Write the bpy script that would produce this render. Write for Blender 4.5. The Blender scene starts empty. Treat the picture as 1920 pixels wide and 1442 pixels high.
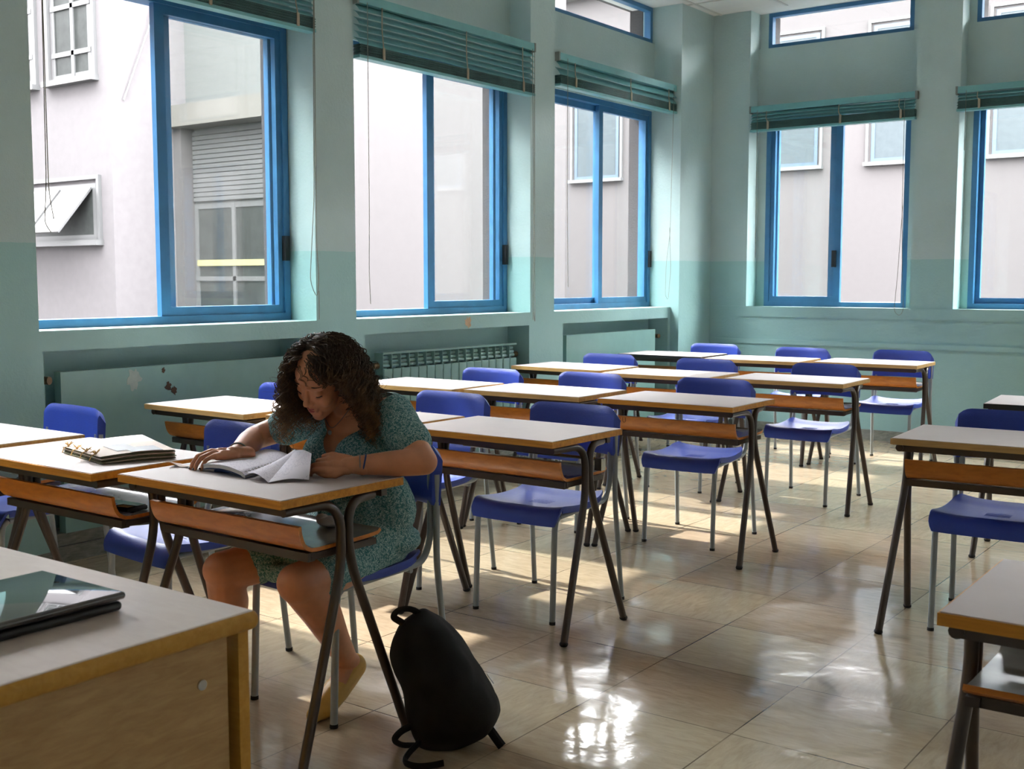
import bpy, math, random
from mathutils import Vector, Matrix, noise
random.seed(7)
S = bpy.context.scene
COL = S.collection
# ---------------------------------------------------------------- camera, sky, sun, exposure
cam_d = bpy.data.cameras.new('camera'); cam = bpy.data.objects.new('camera', cam_d); COL.objects.link(cam)
cam.location = (0, 0, 1.309)
cam.rotation_euler = (math.radians(90 - 5.183), 0, math.radians(36.318))
cam_d.sensor_width = 36; cam_d.lens = 36 * 2155.7 / 1920; cam_d.clip_start = .05; cam_d.clip_end = 200
cam_d.dof.use_dof = True; cam_d.dof.focus_distance = 4.2; cam_d.dof.aperture_fstop = 10.0
S.camera = cam
W = bpy.data.worlds.new('sky'); S.world = W; W.use_nodes = True
bg = W.node_tree.nodes['Background']; bg.inputs[0].default_value = (.97, .97, 1.0, 1); bg.inputs[1].default_value = 24.0
sun_d = bpy.data.lights.new('sun', 'SUN'); sun = bpy.data.objects.new('sun', sun_d); COL.objects.link(sun)
sun_d.energy = 6.5; sun_d.angle = math.radians(1.0); sun_d.color = (1, .94, .88)
sun.rotation_euler = Vector((.95, -.01, -1)).to_track_quat('-Z', 'Y').to_euler()
S.view_settings.view_transform = 'Standard'; S.view_settings.look = 'None'
S.view_settings.exposure = 0.86; S.view_settings.gamma = 1; S.view_settings.use_curve_mapping = False
# window portals only steer the sampling of the daylight
def portal(loc, sx, sy, direction):
    d = bpy.data.lights.new('window_portal', 'AREA'); o = bpy.data.objects.new('window_portal', d); COL.objects.link(o)
    d.shape = 'RECTANGLE'; d.size = sx; d.size_y = sy; d.cycles.is_portal = True
    o.location = loc; o.rotation_euler = Vector(direction).to_track_quat('-Z', 'Y').to_euler()
for yc in (-.34, 1.70, 3.735, 5.81, 7.86): portal((-5.12, yc, 2.35), 2.5, 1.8, (1, 0, 0))
for xc in (-3.6, -1.83, -.08, 1.67): portal((xc, 9.71, 2.35), 1.45, 2.5, (0, -1, 0))

# ---------------------------------------------------------------- helpers
def lin(r, g, b):
    f = lambda c: ((c / 255 + .055) / 1.055) ** 2.4 if c > 10 else c / 255 / 12.92
    return (f(r), f(g), f(b), 1)
class N:
    def __init__(s, name):
        s.m = bpy.data.materials.new(name); s.m.use_nodes = True; s.t = s.m.node_tree
        s.p = s.t.nodes['Principled BSDF']; s.out = s.t.nodes['Material Output']
    def n(s, typ, **kw):
        nd = s.t.nodes.new(typ)
        for k, v in kw.items():
            if k.startswith('i_'):
                k = k[2:]; k = int(k) if k.isdigit() else k.replace('_', ' ')
                nd.inputs[k].default_value = v
            else: setattr(nd, k, v)
        return nd
    def l(s, a, b): s.t.links.new(a, b)
    def coord(s, scale=(1, 1, 1), kind='Object', rot=(0, 0, 0)):
        tc = s.n('ShaderNodeTexCoord'); mp = s.n('ShaderNodeMapping'); mp.inputs['Scale'].default_value = scale
        mp.inputs['Rotation'].default_value = rot
        s.l(tc.outputs[kind], mp.inputs[0]); return mp.outputs[0]
    def noise(s, co, scale, detail=4, rough=.55, dist=0):
        nd = s.n('ShaderNodeTexNoise', i_Scale=scale, i_Detail=detail, i_Roughness=rough, i_Distortion=dist); s.l(co, nd.inputs['Vector']); return nd.outputs[0]
    def ramp(s, fac, stops):
        r = s.n('ShaderNodeValToRGB'); e = r.color_ramp.elements
        while len(e) < len(stops): e.new(.5)
        for el, (p, c) in zip(e, stops): el.position = p; el.color = c
        s.l(fac, r.inputs[0]); return r.outputs[0]
    def bump(s, h, strength=.2, dist=.01):
        b = s.n('ShaderNodeBump', i_Strength=strength, i_Distance=dist); s.l(h, b.inputs['Height']); s.l(b.outputs[0], s.p.inputs['Normal'])
    def math(s, op, a, b=None):
        m = s.n('ShaderNodeMath', operation=op)
        for i, x in enumerate((a, b)):
            if x is None: continue
            if isinstance(x, (int, float)): m.inputs[i].default_value = x
            else: s.l(x, m.inputs[i])
        return m.outputs[0]
    def mix(s, f, a, b):
        m = s.n('ShaderNodeMix', data_type='RGBA')
        for i, x in ((0, f), (6, a), (7, b)):
            if isinstance(x, (int, float, tuple)): m.inputs[i].default_value = x
            else: s.l(x, m.inputs[i])
        return m.outputs[2]
def plain(name, c, rough=.5, metal=0, spec=.5, var=.0, bump=0, bscale=60, coat=0):
    m = N(name); m.p.inputs['Roughness'].default_value = rough; m.p.inputs['Metallic'].default_value = metal
    m.p.inputs['Specular IOR Level'].default_value = spec; m.p.inputs['Coat Weight'].default_value = coat
    co = m.coord()
    d = tuple(x * (1 - var) for x in c[:3]) + (1,); u = tuple(min(1, x * (1 + var)) for x in c[:3]) + (1,)
    m.l(m.ramp(m.noise(co, 9), [(.3, d), (.7, u)]), m.p.inputs['Base Color'])
    if bump: m.bump(m.noise(co, bscale, 3), bump, .004)
    return m.m
def wood(name, a, b, scale=(1, 14, 14), rough=.45, spec=.4, bump=.05):
    m = N(name); m.p.inputs['Roughness'].default_value = rough; m.p.inputs['Specular IOR Level'].default_value = spec
    co = m.coord(scale); n1 = m.noise(co, 5, 6, .6, .6)
    m.l(m.ramp(n1, [(.3, a), (.7, b)]), m.p.inputs['Base Color']); m.bump(n1, bump, .002); return m.m

M = {}
def wall_paint():
    m = N('two_tone_wall_paint'); co = m.coord(kind='Object')
    sx = m.n('ShaderNodeSeparateXYZ'); m.l(co, sx.inputs[0])
    edge = m.noise(co, 14, 2); z = m.math('ADD', sx.outputs[2], m.math('MULTIPLY', edge, .008))
    f = m.math('GREATER_THAN', z, 1.478)
    n1 = m.noise(co, 2.2, 5, .6)
    up = m.ramp(n1, [(.3, lin(164, 186, 184)), (.7, lin(173, 194, 192))])
    lo = m.ramp(n1, [(.3, lin(141, 179, 176)), (.7, lin(150, 187, 184))])
    col = m.mix(f, lo, up)
    sc = m.ramp(m.noise(co, 23, 6, .7, .4), [(.70, (0, 0, 0, 1)), (.76, (1, 1, 1, 1))])
    col = m.mix(m.math('MULTIPLY', sc, .35), col, lin(85, 125, 118))
    m.l(col, m.p.inputs['Base Color']); m.p.inputs['Roughness'].default_value = .42
    m.bump(m.math('ADD', m.noise(co, 60, 4, .6), m.math('MULTIPLY', m.noise(co, 6, 3), 1.2)), .35, .006); return m.m
M['wall'] = wall_paint(); M['pale'] = plain('pale_wall_paint', lin(222, 224, 218), .6, var=.02)
def floor_mat():
    m = N('polished_marble_tiles'); co = m.coord()
    sx = m.n('ShaderNodeSeparateXYZ'); m.l(co, sx.inputs[0])
    tx = m.math('DIVIDE', m.math('ADD', sx.outputs[0], 2.357), .4795); ty = m.math('DIVIDE', m.math('SUBTRACT', sx.outputs[1], 3.454), .4795)
    fx, fy = m.math('FLOOR', tx), m.math('FLOOR', ty)
    cell = m.n('ShaderNodeCombineXYZ'); m.l(fx, cell.inputs[0]); m.l(fy, cell.inputs[1])
    wn = m.n('ShaderNodeTexWhiteNoise', noise_dimensions='2D'); m.l(cell.outputs[0], wn.inputs['Vector'])
    r = wn.outputs[0]
    # veins run along one of the two tile directions
    def vein(sc, off):
        mp = m.n('ShaderNodeMapping'); mp.inputs['Scale'].default_value = sc; mp.inputs['Location'].default_value = off; m.l(co, mp.inputs[0])
        return m.noise(mp.outputs[0], 1.0, 6, .65, .9)
    va, vb = vein((9, 34, 1), (0, 0, 0)), vein((34, 9, 1), (4, 2, 0))
    sel = m.math('GREATER_THAN', r, .22)
    v = m.n('ShaderNodeMix', data_type='FLOAT'); m.l(sel, v.inputs[0]); m.l(vb, v.inputs[2]); m.l(va, v.inputs[3]); v = v.outputs[0]
    base = m.ramp(v, [(.25, lin(128, 110, 88)), (.5, lin(160, 144, 120)), (.75, lin(182, 168, 144))])
    tint = m.ramp(r, [(.0, lin(180, 172, 144)), (.3, lin(166, 152, 128)), (.6, lin(156, 140, 118)), (.8, lin(172, 152, 128)), (1, lin(186, 176, 150))])
    col = m.mix(.45, base, tint)
    spk = m.ramp(m.noise(co, 70, 3, .7), [(.68, (0, 0, 0, 1)), (.74, (1, 1, 1, 1))])
    col = m.mix(m.math('MULTIPLY', spk, .35), col, lin(96, 78, 62))
    ax = m.math('ABSOLUTE', m.math('SUBTRACT', m.math('SUBTRACT', tx, fx), .5)); ay = m.math('ABSOLUTE', m.math('SUBTRACT', m.math('SUBTRACT', ty, fy), .5))
    g = m.math('GREATER_THAN', m.math('MAXIMUM', ax, ay), .4955)
    gp = m.math('MULTIPLY', g, m.ramp(m.noise(co, 2.3, 2), [(.35, (.25, .25, .25, 1)), (.6, (.95, .95, .95, 1))]))
    col = m.mix(gp, col, lin(70, 56, 44))
    m.l(col, m.p.inputs['Base Color'])
    m.l(m.ramp(m.noise(co, 3.1, 4), [(.3, (.085, .085, .085, 1)), (.7, (.17, .17, .17, 1))]), m.p.inputs['Roughness'])
    m.p.inputs['Specular IOR Level'].default_value = .62
    wav = m.math('ADD', m.math('ADD', m.noise(co, 2.6, 2, .4), m.math('MULTIPLY', m.noise(co, 9, 2, .5), .12)), m.math('MULTIPLY', m.noise(co, 34, 2, .5), .035))
    m.bump(wav, .30, .03); return m.m
M['floor'] = floor_mat()
M['ceiling'] = plain('white_ceiling_panel', lin(215, 213, 208), .8, var=.03, bump=.2)
M['cgrid'] = plain('ceiling_grid_metal', lin(190, 188, 182), .5)
M['base'] = wood('grey_marble_baseboard', lin(96, 100, 92), lin(140, 142, 132), (3, 3, 12), .35)
M['blue'] = plain('blue_painted_aluminium', lin(54, 110, 152), .38, var=.12, spec=.5)
M['blue2'] = plain('faded_blue_frame', (0.013, 0.029, 0.048, 1), .5, var=.05)
M['blackp'] = plain('black_plastic', lin(22, 24, 26), .35)
M['blind'] = plain('teal_blind_slat', lin(104, 158, 160), .32, var=.08)
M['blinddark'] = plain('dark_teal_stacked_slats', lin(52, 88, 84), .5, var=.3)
M['tape'] = plain('beige_ladder_tape', lin(150, 140, 120), .8)
M['bracket'] = plain('grey_bracket', lin(112, 118, 112), .5)
M['cord'] = plain('blind_cord', lin(120, 120, 108), .8)
M['radiator'] = plain('teal_radiator_enamel', lin(128, 166, 160), .35, var=.05)
M['brass'] = plain('old_brass', lin(120, 100, 72), .4, metal=.7)
M['chip'] = plain('bare_brown_plaster', lin(84, 66, 52), .9, var=.3)
M['chip2'] = plain('scraped_pale_plaster', lin(165, 180, 172), .9, var=.2)
M['chip3'] = plain('ochre_bare_plaster', lin(190, 165, 135), .9, var=.2)
M['plastic'] = plain('blue_moulded_plastic', lin(38, 64, 160), .36, var=.06, bump=.35, bscale=420, spec=.5)
M['grey'] = plain('grey_enamel_tube', lin(138, 146, 148), .3, var=.08, spec=.6)
M['rubber'] = plain('black_rubber', lin(25, 25, 25), .8)
M['brown'] = plain('dark_brown_enamel_tube', lin(58, 46, 38), .3, var=.3, spec=.55)
M['lam'] = plain('pale_laminate', lin(190, 180, 177), .46, var=.03, spec=.35)
M['lamg'] = plain('worn_grey_laminate', lin(120, 120, 112), .22, var=.25, spec=.7)
M['edge'] = wood('orange_beech_edge', lin(176, 112, 28), lin(214, 150, 50))
M['edge2'] = wood('worn_beech_edge', lin(170, 132, 76), lin(200, 166, 108))
M['ply'] = wood('orange_varnished_plywood', lin(172, 98, 30), lin(204, 128, 48), (3, 10, 10), .3, .5)
M['ply2'] = wood('brown_plywood', lin(120, 82, 44), lin(150, 106, 62), (3, 10, 10), .35, .4)
M['blackedge'] = plain('black_edge_band', lin(20, 22, 20), .4)
M['tdesk'] = wood('beech_veneer_panel', lin(176, 140, 92), lin(198, 164, 114), (1, 3, 16), .42, .4, .02)
M['tdesktop'] = wood('pale_beech_laminate_top', lin(206, 190, 180), lin(216, 202, 192), (3, 10, 3), .30, .5, .01)
M['tedge'] = wood('yellow_beech_edging', lin(190, 138, 52), lin(206, 156, 70))
M['metal'] = plain('bright_metal', lin(190, 190, 185), .25, metal=.9)
M['fac'] = plain('pale_pink_render', (0.034, 0.031, 0.031, 1), .95, var=.035, bump=.3, bscale=5)
M['fac3'] = plain('brightened_pink_weathered_render', (.058, .054, .0555, 1), .95, var=.06, bump=.3, bscale=5)  # pink render brightened to make up for weaker light on that building
M['fac2'] = plain('pale_grey_render', (0.046, 0.049, 0.047, 1), .95, var=.04, bump=.2, bscale=5)
M['cream'] = plain('cream_stone_band', (0.048, 0.046, 0.040, 1), .9, var=.03)
M['white'] = plain('white_window_frame', (0.048, 0.049, 0.049, 1), .5)
M['dglass'] = plain('distant_grey_glass', (0.018, 0.020, 0.019, 1), .3, var=.25, spec=.1)
M['bglass'] = plain('distant_pale_blue_glass', (0.031, 0.038, 0.041, 1), .3, var=.08, spec=.1)
M['roughplaster'] = plain('rough_pink_plaster', (0.046, 0.041, 0.041, 1), .95, var=.1, bump=.8, bscale=90)
M['ground'] = plain('courtyard_concrete', (0.055, 0.053, 0.050, 1), .9, var=.05)
def glass_mat():
    m = N('window_glass'); tr = m.n('ShaderNodeBsdfTransparent'); tr.inputs[0].default_value = (.975, .985, .98, 1)
    gl = m.n('ShaderNodeBsdfGlossy'); gl.inputs['Roughness'].default_value = .02
    lw = m.n('ShaderNodeLayerWeight'); frv = m.math('ADD', m.math('MULTIPLY', m.math('POWER', lw.outputs['Facing'], 5.0), .35), .03)
    co = m.coord(); dirt = m.noise(co, 3, 4)
    df = m.n('ShaderNodeBsdfDiffuse'); df.inputs[0].default_value = (.7, .7, .68, 1)
    mx = m.n('ShaderNodeMixShader'); m.l(frv, mx.inputs[0]); m.l(tr.outputs[0], mx.inputs[1]); m.l(gl.outputs[0], mx.inputs[2])
    m2 = m.n('ShaderNodeMixShader'); m.l(m.math('MULTIPLY', dirt, .02), m2.inputs[0]); m.l(mx.outputs[0], m2.inputs[1]); m.l(df.outputs[0], m2.inputs[2])
    m.l(m2.outputs[0], m.out.inputs[0]); return m.m
M['glass'] = glass_mat()

class MB:
    """collects shapes into one mesh"""
    def __init__(s): s.v = []; s.f = []; s.mi = []; s.sm = []
    def add(s, vs, fs, mi=0, smooth=False):
        o = len(s.v); s.v += [tuple(v) for v in vs]; s.f += [tuple(i + o for i in f) for f in fs]
        s.mi += [mi] * len(fs); s.sm += [smooth] * len(fs); return s
    def box(s, a, b, mi=0, mt=None, bev=0):
        (x0, y0, z0), (x1, y1, z1) = a, b
        x0, x1 = min(x0, x1), max(x0, x1); y0, y1 = min(y0, y1), max(y0, y1); z0, z1 = min(z0, z1), max(z0, z1)
        if bev:
            return s.rbox((x0, y0, z0), (x1, y1, z1), bev, mi, mt)
        vs = [(x0, y0, z0), (x1, y0, z0), (x1, y1, z0), (x0, y1, z0), (x0, y0, z1), (x1, y0, z1), (x1, y1, z1), (x0, y1, z1)]
        if mt: vs = [mt @ Vector(v) for v in vs]
        return s.add(vs, [(0, 3, 2, 1), (4, 5, 6, 7), (0, 1, 5, 4), (1, 2, 6, 5), (2, 3, 7, 6), (3, 0, 4, 7)], mi)
    def rbox(s, a, b, r, mi=0, mt=None, seg=3):
        """box with rounded vertical corners and rounded top and bottom rims"""
        (x0, y0, z0), (x1, y1, z1) = a, b
        r = min(r, (x1 - x0) / 2.01, (y1 - y0) / 2.01, (z1 - z0) / 2.01)
        lev = []
        for i in range(seg + 1):
            t = i / seg * math.pi / 2; lev.append((z0 + r - r * math.cos(t), r - r * math.sin(t)))
        for i in range(seg + 1):
            t = i / seg * math.pi / 2; lev.append((z1 - r + r * math.sin(t), r - r * math.cos(t)))
        vs = []; n = 4 * (seg + 1)
        for z, ins in lev:
            rr = max(r, 1e-5)
            for cx, cy, a0 in ((x1 - rr, y1 - rr, 0), (x0 + rr, y1 - rr, 90), (x0 + rr, y0 + rr, 180), (x1 - rr, y0 + rr, 270)):
                for k in range(seg + 1):
                    t = math.radians(a0 + 90 * k / seg); q = rr - ins
                    vs.append((cx + q * math.cos(t), cy + q * math.sin(t), z))
        fs = []
        for j in range(len(lev) - 1):
            for k in range(n): fs.append((j * n + k, j * n + (k + 1) % n, (j + 1) * n + (k + 1) % n, (j + 1) * n + k))
        fs.append(tuple(range(n - 1, -1, -1))); fs.append(tuple((len(lev) - 1) * n + k for k in range(n)))
        if mt: vs = [mt @ Vector(v) for v in vs]
        return s.add(vs, fs, mi, True)
    def tube(s, pts, r, seg=10, mi=0, cap=True, flat=1.0, mt=None):
        pts = [Vector(p) for p in pts]; n = len(pts)
        rs = r if isinstance(r, (list, tuple)) else [r] * n
        vs = []; up = None
        for i, p in enumerate(pts):
            t = (pts[min(i + 1, n - 1)] - pts[max(i - 1, 0)]).normalized()
            if up is None:
                up = Vector((0, 0, 1)) if abs(t.z) < .9 else Vector((1, 0, 0))
            side = t.cross(up)
            if side.length < 1e-5: side = t.orthogonal()
            side.normalize(); up = side.cross(t).normalized()
            for k in range(seg):
                a = 2 * math.pi * k / seg; vs.append(p + side * math.cos(a) * rs[i] + up * math.sin(a) * rs[i] * flat)
        fs = [(i * seg + k, i * seg + (k + 1) % seg, (i + 1) * seg + (k + 1) % seg, (i + 1) * seg + k) for i in range(n - 1) for k in range(seg)]
        if cap: fs += [tuple(range(seg - 1, -1, -1)), tuple((n - 1) * seg + k for k in range(seg))]
        if mt: vs = [mt @ v for v in vs]
        return s.add(vs, fs, mi, True)
    def ell(s, c, r, rot=None, mi=0, u=20, w=12):
        c = Vector(c); r = (r, r, r) if isinstance(r, (int, float)) else r
        vs = [Vector((0, 0, -1))]
        for j in range(1, w):
            ph = math.pi * j / w - math.pi / 2
            for i in range(u):
                th = 2 * math.pi * i / u; vs.append(Vector((math.cos(ph) * math.cos(th), math.cos(ph) * math.sin(th), math.sin(ph))))
        vs.append(Vector((0, 0, 1))); vs = [Vector((v.x * r[0], v.y * r[1], v.z * r[2])) for v in vs]
        if rot: R = rot if isinstance(rot, Matrix) else Matrix.Rotation(rot[0], 3, 'X') @ Matrix.Rotation(rot[1], 3, 'Y') @ Matrix.Rotation(rot[2], 3, 'Z'); vs = [R @ v for v in vs]
        vs = [v + c for v in vs]
        fs = [(0, 1 + (i + 1) % u, 1 + i) for i in range(u)]
        for j in range(w - 2):
            for i in range(u): fs.append((1 + j * u + i, 1 + j * u + (i + 1) % u, 1 + (j + 1) * u + (i + 1) % u, 1 + (j + 1) * u + i))
        L = len(vs) - 1; b = 1 + (w - 2) * u
        fs += [(b + i, b + (i + 1) % u, L) for i in range(u)]
        return s.add(vs, fs, mi, True)
    def cap(s, p0, r0, p1, r1, seg=14):
        """closed tapered capsule"""
        p0, p1 = Vector(p0), Vector(p1); d = p1 - p0; L = d.length; t = d / L if L > 1e-6 else Vector((0, 0, 1))
        q = t.to_track_quat('Z', 'Y').to_matrix(); prof = []
        for i in range(6): a = -math.pi / 2 + math.pi / 2 * i / 5; prof.append((math.sin(a) * r0, math.cos(a) * r0))
        for i in range(6): a = math.pi / 2 * i / 5; prof.append((L + math.sin(a) * r1, math.cos(a) * r1))
        vs = [p0 + q @ Vector((0, 0, prof[0][0]))]
        for z, r in prof[1:-1]:
            for k in range(seg): a = 2 * math.pi * k / seg; vs.append(p0 + q @ Vector((math.cos(a) * r, math.sin(a) * r, z)))
        vs.append(p0 + q @ Vector((0, 0, prof[-1][0])))
        m = len(prof) - 2; fs = [(0, 1 + (k + 1) % seg, 1 + k) for k in range(seg)]
        for j in range(m - 1):
            for k in range(seg): fs.append((1 + j * seg + k, 1 + j * seg + (k + 1) % seg, 1 + (j + 1) * seg + (k + 1) % seg, 1 + (j + 1) * seg + k))
        b = 1 + (m - 1) * seg; fs += [(b + k, b + (k + 1) % seg, len(vs) - 1) for k in range(seg)]
        return s.add(vs, fs, 0, True)
    def chain(s, pts, rs):
        for i in range(len(pts) - 1): s.cap(pts[i], rs[i], pts[i + 1], rs[i + 1])
        return s
    def grid(s, fn, nu, nv, th=0, mi=0, mi2=None, dirn=None):
        """sheet fn(u,v), given a thickness"""
        P = [[Vector(fn(i / nu, j / nv)) for i in range(nu + 1)] for j in range(nv + 1)]
        vs = [p for row in P for p in row]; k = nu + 1
        fs = [(j * k + i, j * k + i + 1, (j + 1) * k + i + 1, (j + 1) * k + i) for j in range(nv) for i in range(nu)]
        if not th: return s.add(vs, fs, mi, True)
        o = len(vs)
        for j in range(nv + 1):
            for i in range(nu + 1):
                if dirn: nrm = Vector(dirn)
                else:
                    du = P[j][min(i + 1, nu)] - P[j][max(i - 1, 0)]; dv = P[min(j + 1, nv)][i] - P[max(j - 1, 0)][i]; nrm = du.cross(dv).normalized()
                vs.append(P[j][i] - nrm * th)
        s.add(vs, fs + [], mi, True); base = len(s.v) - len(vs)
        bf = [tuple(base + o + x for x in (f[3], f[2], f[1], f[0])) for f in fs]
        rim = [j for j in range(k)] + [j * k + nu for j in range(1, nv + 1)] + [nv * k + i for i in range(nu - 1, -1, -1)] + [j * k for j in range(nv - 1, 0, -1)]
        rf = [(base + rim[i], base + rim[i] + o, base + rim[(i + 1) % len(rim)] + o, base + rim[(i + 1) % len(rim)]) for i in range(len(rim))]
        m2 = mi if mi2 is None else mi2
        s.f += bf + rf; s.mi += [m2] * (len(bf) + len(rf)); s.sm += [True] * len(bf) + [False] * len(rf); return s
    def mesh(s, name, mats):
        me = bpy.data.meshes.new(name); me.from_pydata(s.v, [], s.f); me.update()
        for m in (mats if isinstance(mats, (list, tuple)) else [mats]): me.materials.append(m)
        me.polygons.foreach_set('material_index', s.mi); me.polygons.foreach_set('use_smooth', s.sm)
        import bmesh
        bm = bmesh.new(); bm.from_mesh(me); bmesh.ops.recalc_face_normals(bm, faces=bm.faces); bm.to_mesh(me); bm.free()
        try: me.set_sharp_from_angle(angle=math.radians(40))
        except Exception: pass
        return me
    def obj(s, name, mats, parent=None, **kw):
        o = bpy.data.objects.new(name, s.mesh(name, mats)); COL.objects.link(o); o.parent = parent
        for k, v in kw.items(): o[k] = v
        return o
def empty(name, loc=(0, 0, 0), rz=0, parent=None, **kw):
    o = bpy.data.objects.new(name, None); COL.objects.link(o); o.location = loc; o.rotation_euler = (0, 0, rz); o.empty_display_size = .05
    o.parent = parent
    for k, v in kw.items(): o[k] = v
    return o
def kids(o): return [c for c in bpy.data.objects if c.parent == o]
def copy_tree(o, parent=None):
    c = o.copy(); COL.objects.link(c); c.parent = parent
    for ch in kids(o): copy_tree(ch, c)
    return c
def arc(p, c, q, n=6):
    """quadratic bend from p over c to q"""
    p, c, q = Vector(p), Vector(c), Vector(q)
    return [(1 - t) ** 2 * p + 2 * t * (1 - t) * c + t * t * q for t in [i / n for i in range(n + 1)]]
def fillet(pts, r=.05, n=6):
    pts = [Vector(p) for p in pts]; out = [pts[0]]
    for i in range(1, len(pts) - 1):
        a, b, c = pts[i - 1], pts[i], pts[i + 1]; d1 = (a - b); d2 = (c - b)
        rr = min(r, d1.length * .49, d2.length * .49); out += arc(b + d1.normalized() * rr, b, b + d2.normalized() * rr, n)
    return out + [pts[-1]]
def remesh(mb, voxel, smooth=4, fac=.5):
    o = mb.obj('tmp_blob', M['lam'])
    r = o.modifiers.new('r', 'REMESH'); r.mode = 'VOXEL'; r.voxel_size = voxel; r.use_smooth_shade = True
    if smooth: sm = o.modifiers.new('s', 'SMOOTH'); sm.iterations = smooth; sm.factor = fac
    dg = bpy.context.evaluated_depsgraph_get(); dg.update()
    ev = o.evaluated_get(dg); me = ev.to_mesh()
    vs = [v.co.copy() for v in me.vertices]; fs = [tuple(p.vertices) for p in me.polygons]
    ev.to_mesh_clear(); old = o.data; bpy.data.objects.remove(o); bpy.data.meshes.remove(old)
    return vs, fs

# ---------------------------------------------------------------- room
XA, XR, XO = -4.74, -4.94, -5.14      # left wall: front of piers, window plane, outer face
XC = -4.66                            # corner pier front
YA, YR, YO = 9.31, 9.51, 9.73         # back wall planes
ZS, ZH, ZT, ZC = 1.082, 2.74, 3.30, 3.60
st = dict(kind='structure')
MB().box((XO, -2.4, -.12), (3.6, YO, 0)).obj('floor', M['floor'], **st)
c = MB().box((XO, -2.4, ZC), (3.6, YO, ZC + .15))
x = -4.60
while x < 3.5: c.box((x, -2.3, ZC - .006), (x + .022, YA, ZC), 1); x += .60
y = -2.0
while y < 9.3: c.box((XR, y, ZC - .006), (3.5, y + .022, ZC), 1); y += .60
c.obj('ceiling', [M['ceiling'], M['cgrid']], **st)
LW = [(-1.20, .52), (.84, 2.565), (2.885, 4.585), (4.906, 6.667), (6.968, 8.733)]     # window bays of the left wall; first two unseen, added for foreground daylight
NI = [(-1.1, .45), (.9, 2.5), (2.90, 4.482), (4.978, 6.655), (7.085, 8.690)]       # radiator niches
w = MB()
w.box((XO, -2.4, 0), (XA, LW[0][0], ZC))
prev = None
for i, ((a, b), (na, nb)) in enumerate(zip(LW, NI)):
    w.box((XO, a, 0), (-4.93, b, ZS)); w.box((-4.93, a, 0), (XA, na, ZS)); w.box((-4.93, nb, 0), (XA, b, ZS))   # niche sides
    w.box((-4.93, na, .99), (XA, nb, ZS))
    w.box((XO, a, ZH), (XR + .02, b, ZT))                                # wall between window and transom
    if i < 4: w.box((XO, b, 0), (XA, LW[i + 1][0], ZC))
w.box((XO, LW[4][1], 0), (XC, YO, ZC))
w.obj('wall_left', M['wall'], **st)
BW = [(-4.31, -2.896), (-2.561, -1.15), (-.82, .60), (.93, 2.35)]
w = MB(); w.box((XC, YA, 0), (BW[0][0], YO, ZC))
for i, (a, b) in enumerate(BW):
    w.box((a, YA, 0), (b, YO, ZS)); w.box((a, YR - .03, ZH), (b, YO, ZT))
    w.box((b, YA, 0), (BW[i + 1][0] if i < 3 else 3.6, YO, ZC))
w.box((-4.60, YA - .012, .995), (3.4, YA, ZS + .002)); w.box((-4.60, YA - .018, .762), (3.4, YA, .80))
w.obj('wall_back', M['wall'], **st)
MB().box((3.4, -2.4, 0), (3.6, YA, ZC)).obj('wall_right', M['pale'], **st)
w = MB().box((XO, -2.6, 0), (3.6, -2.4, ZC)); w.obj('wall_front', M['pale'], **st)
# baseboards
b = MB()
for (na, nb) in NI: b.box((-4.93, na, 0), (-4.79, nb, .075)); b.box((-4.93, na, .078), (-4.80, nb, .135))
for a, bb in ((2.5, 2.90), (4.482, 4.978), (6.572, 7.085)): b.box((XA, a, 0), (XA + .014, bb, .075))
b.box((XC, 8.733, 0), (XC + .014, YA, .075)); b.obj('baseboard_left', M['base'], **st)
b = MB(); xx = XC
while xx < 3.4: b.box((xx, YA - .014, 0), (min(xx + .298, 3.4), YA, .085)); xx += .30
b.obj('baseboard_back', M['base'], **st)

# windows -----------------------------------------------------------------
def frame_rect(mb, P, u0, u1, z0, z1, t, d0, d1, mi=0):
    """rectangular frame; P(u,d,z)->xyz, d is depth outward"""
    for a, b, c_, e in ((u0, u0 + t, z0, z1), (u1 - t, u1, z0, z1), (u0 + t, u1 - t, z0, z0 + t), (u0 + t, u1 - t, z1 - t, z1)):
        mb.box(P(a, d0, c_), P(b, d1, e), mi)
wn = [0]
def window(P, u0, u1, mid, left_open, right_open, handle_u, transom=True):
    wn[0] += 1
    root = empty('window_%d' % wn[0], (0, 0, 0), **st)
    f = MB(); frame_rect(f, P, u0, u1, ZS, ZH, .042, 0, .10); f.obj('frame', M['blue'], root)
    def sash(a, b, d0, name='sash'):
        s_ = MB(); frame_rect(s_, P, a, b, ZS + .03, ZH - .03, .058, d0, d0 + .035)
        so = s_.obj(name, M['blue'], root)
        MB().box(P(a + .05, d0 + .014, ZS + .08), P(b - .05, d0 + .020, ZH - .08)).obj('glass_pane', M['glass'], so); return so
    e = .03
    right = sash(mid - .045, u1 - .02, .012) if not right_open else None
    if left_open: sash(mid + .02, u1 - .035, .055)
    left = None
    if not left_open: left = sash(u0 + .02, mid + .045, .055 if not right_open else .012)
    if right_open: sash(u0 + .035, mid - .02, .055)
    h = MB(); h.box(P(handle_u - .016, -.018, 1.42), P(handle_u + .016, .012, 1.56), bev=0); h.obj('handle', M['blackp'], root)
    if transom:
        t = MB(); frame_rect(t, P, u0 + .0, u1, ZT, ZC, .035, 0, .06); t.box(P(u0, 0, ZT - .02), P(u1, .03, ZT)); to = t.obj('transom_frame', M['blue'], root)
        MB().box(P(u0 + .03, .03, ZT + .03), P(u1 - .03, .036, ZC)).obj('glass_pane', M['glass'], to)
    return root
PL = lambda u, d, z: (XR - d, u, z)
PB = lambda u, d, z: (u, YR + d, z)
window(PL, -1.18, .515, -.33, False, False, .49)  # this and the next window are unseen, added to light the foreground
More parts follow.
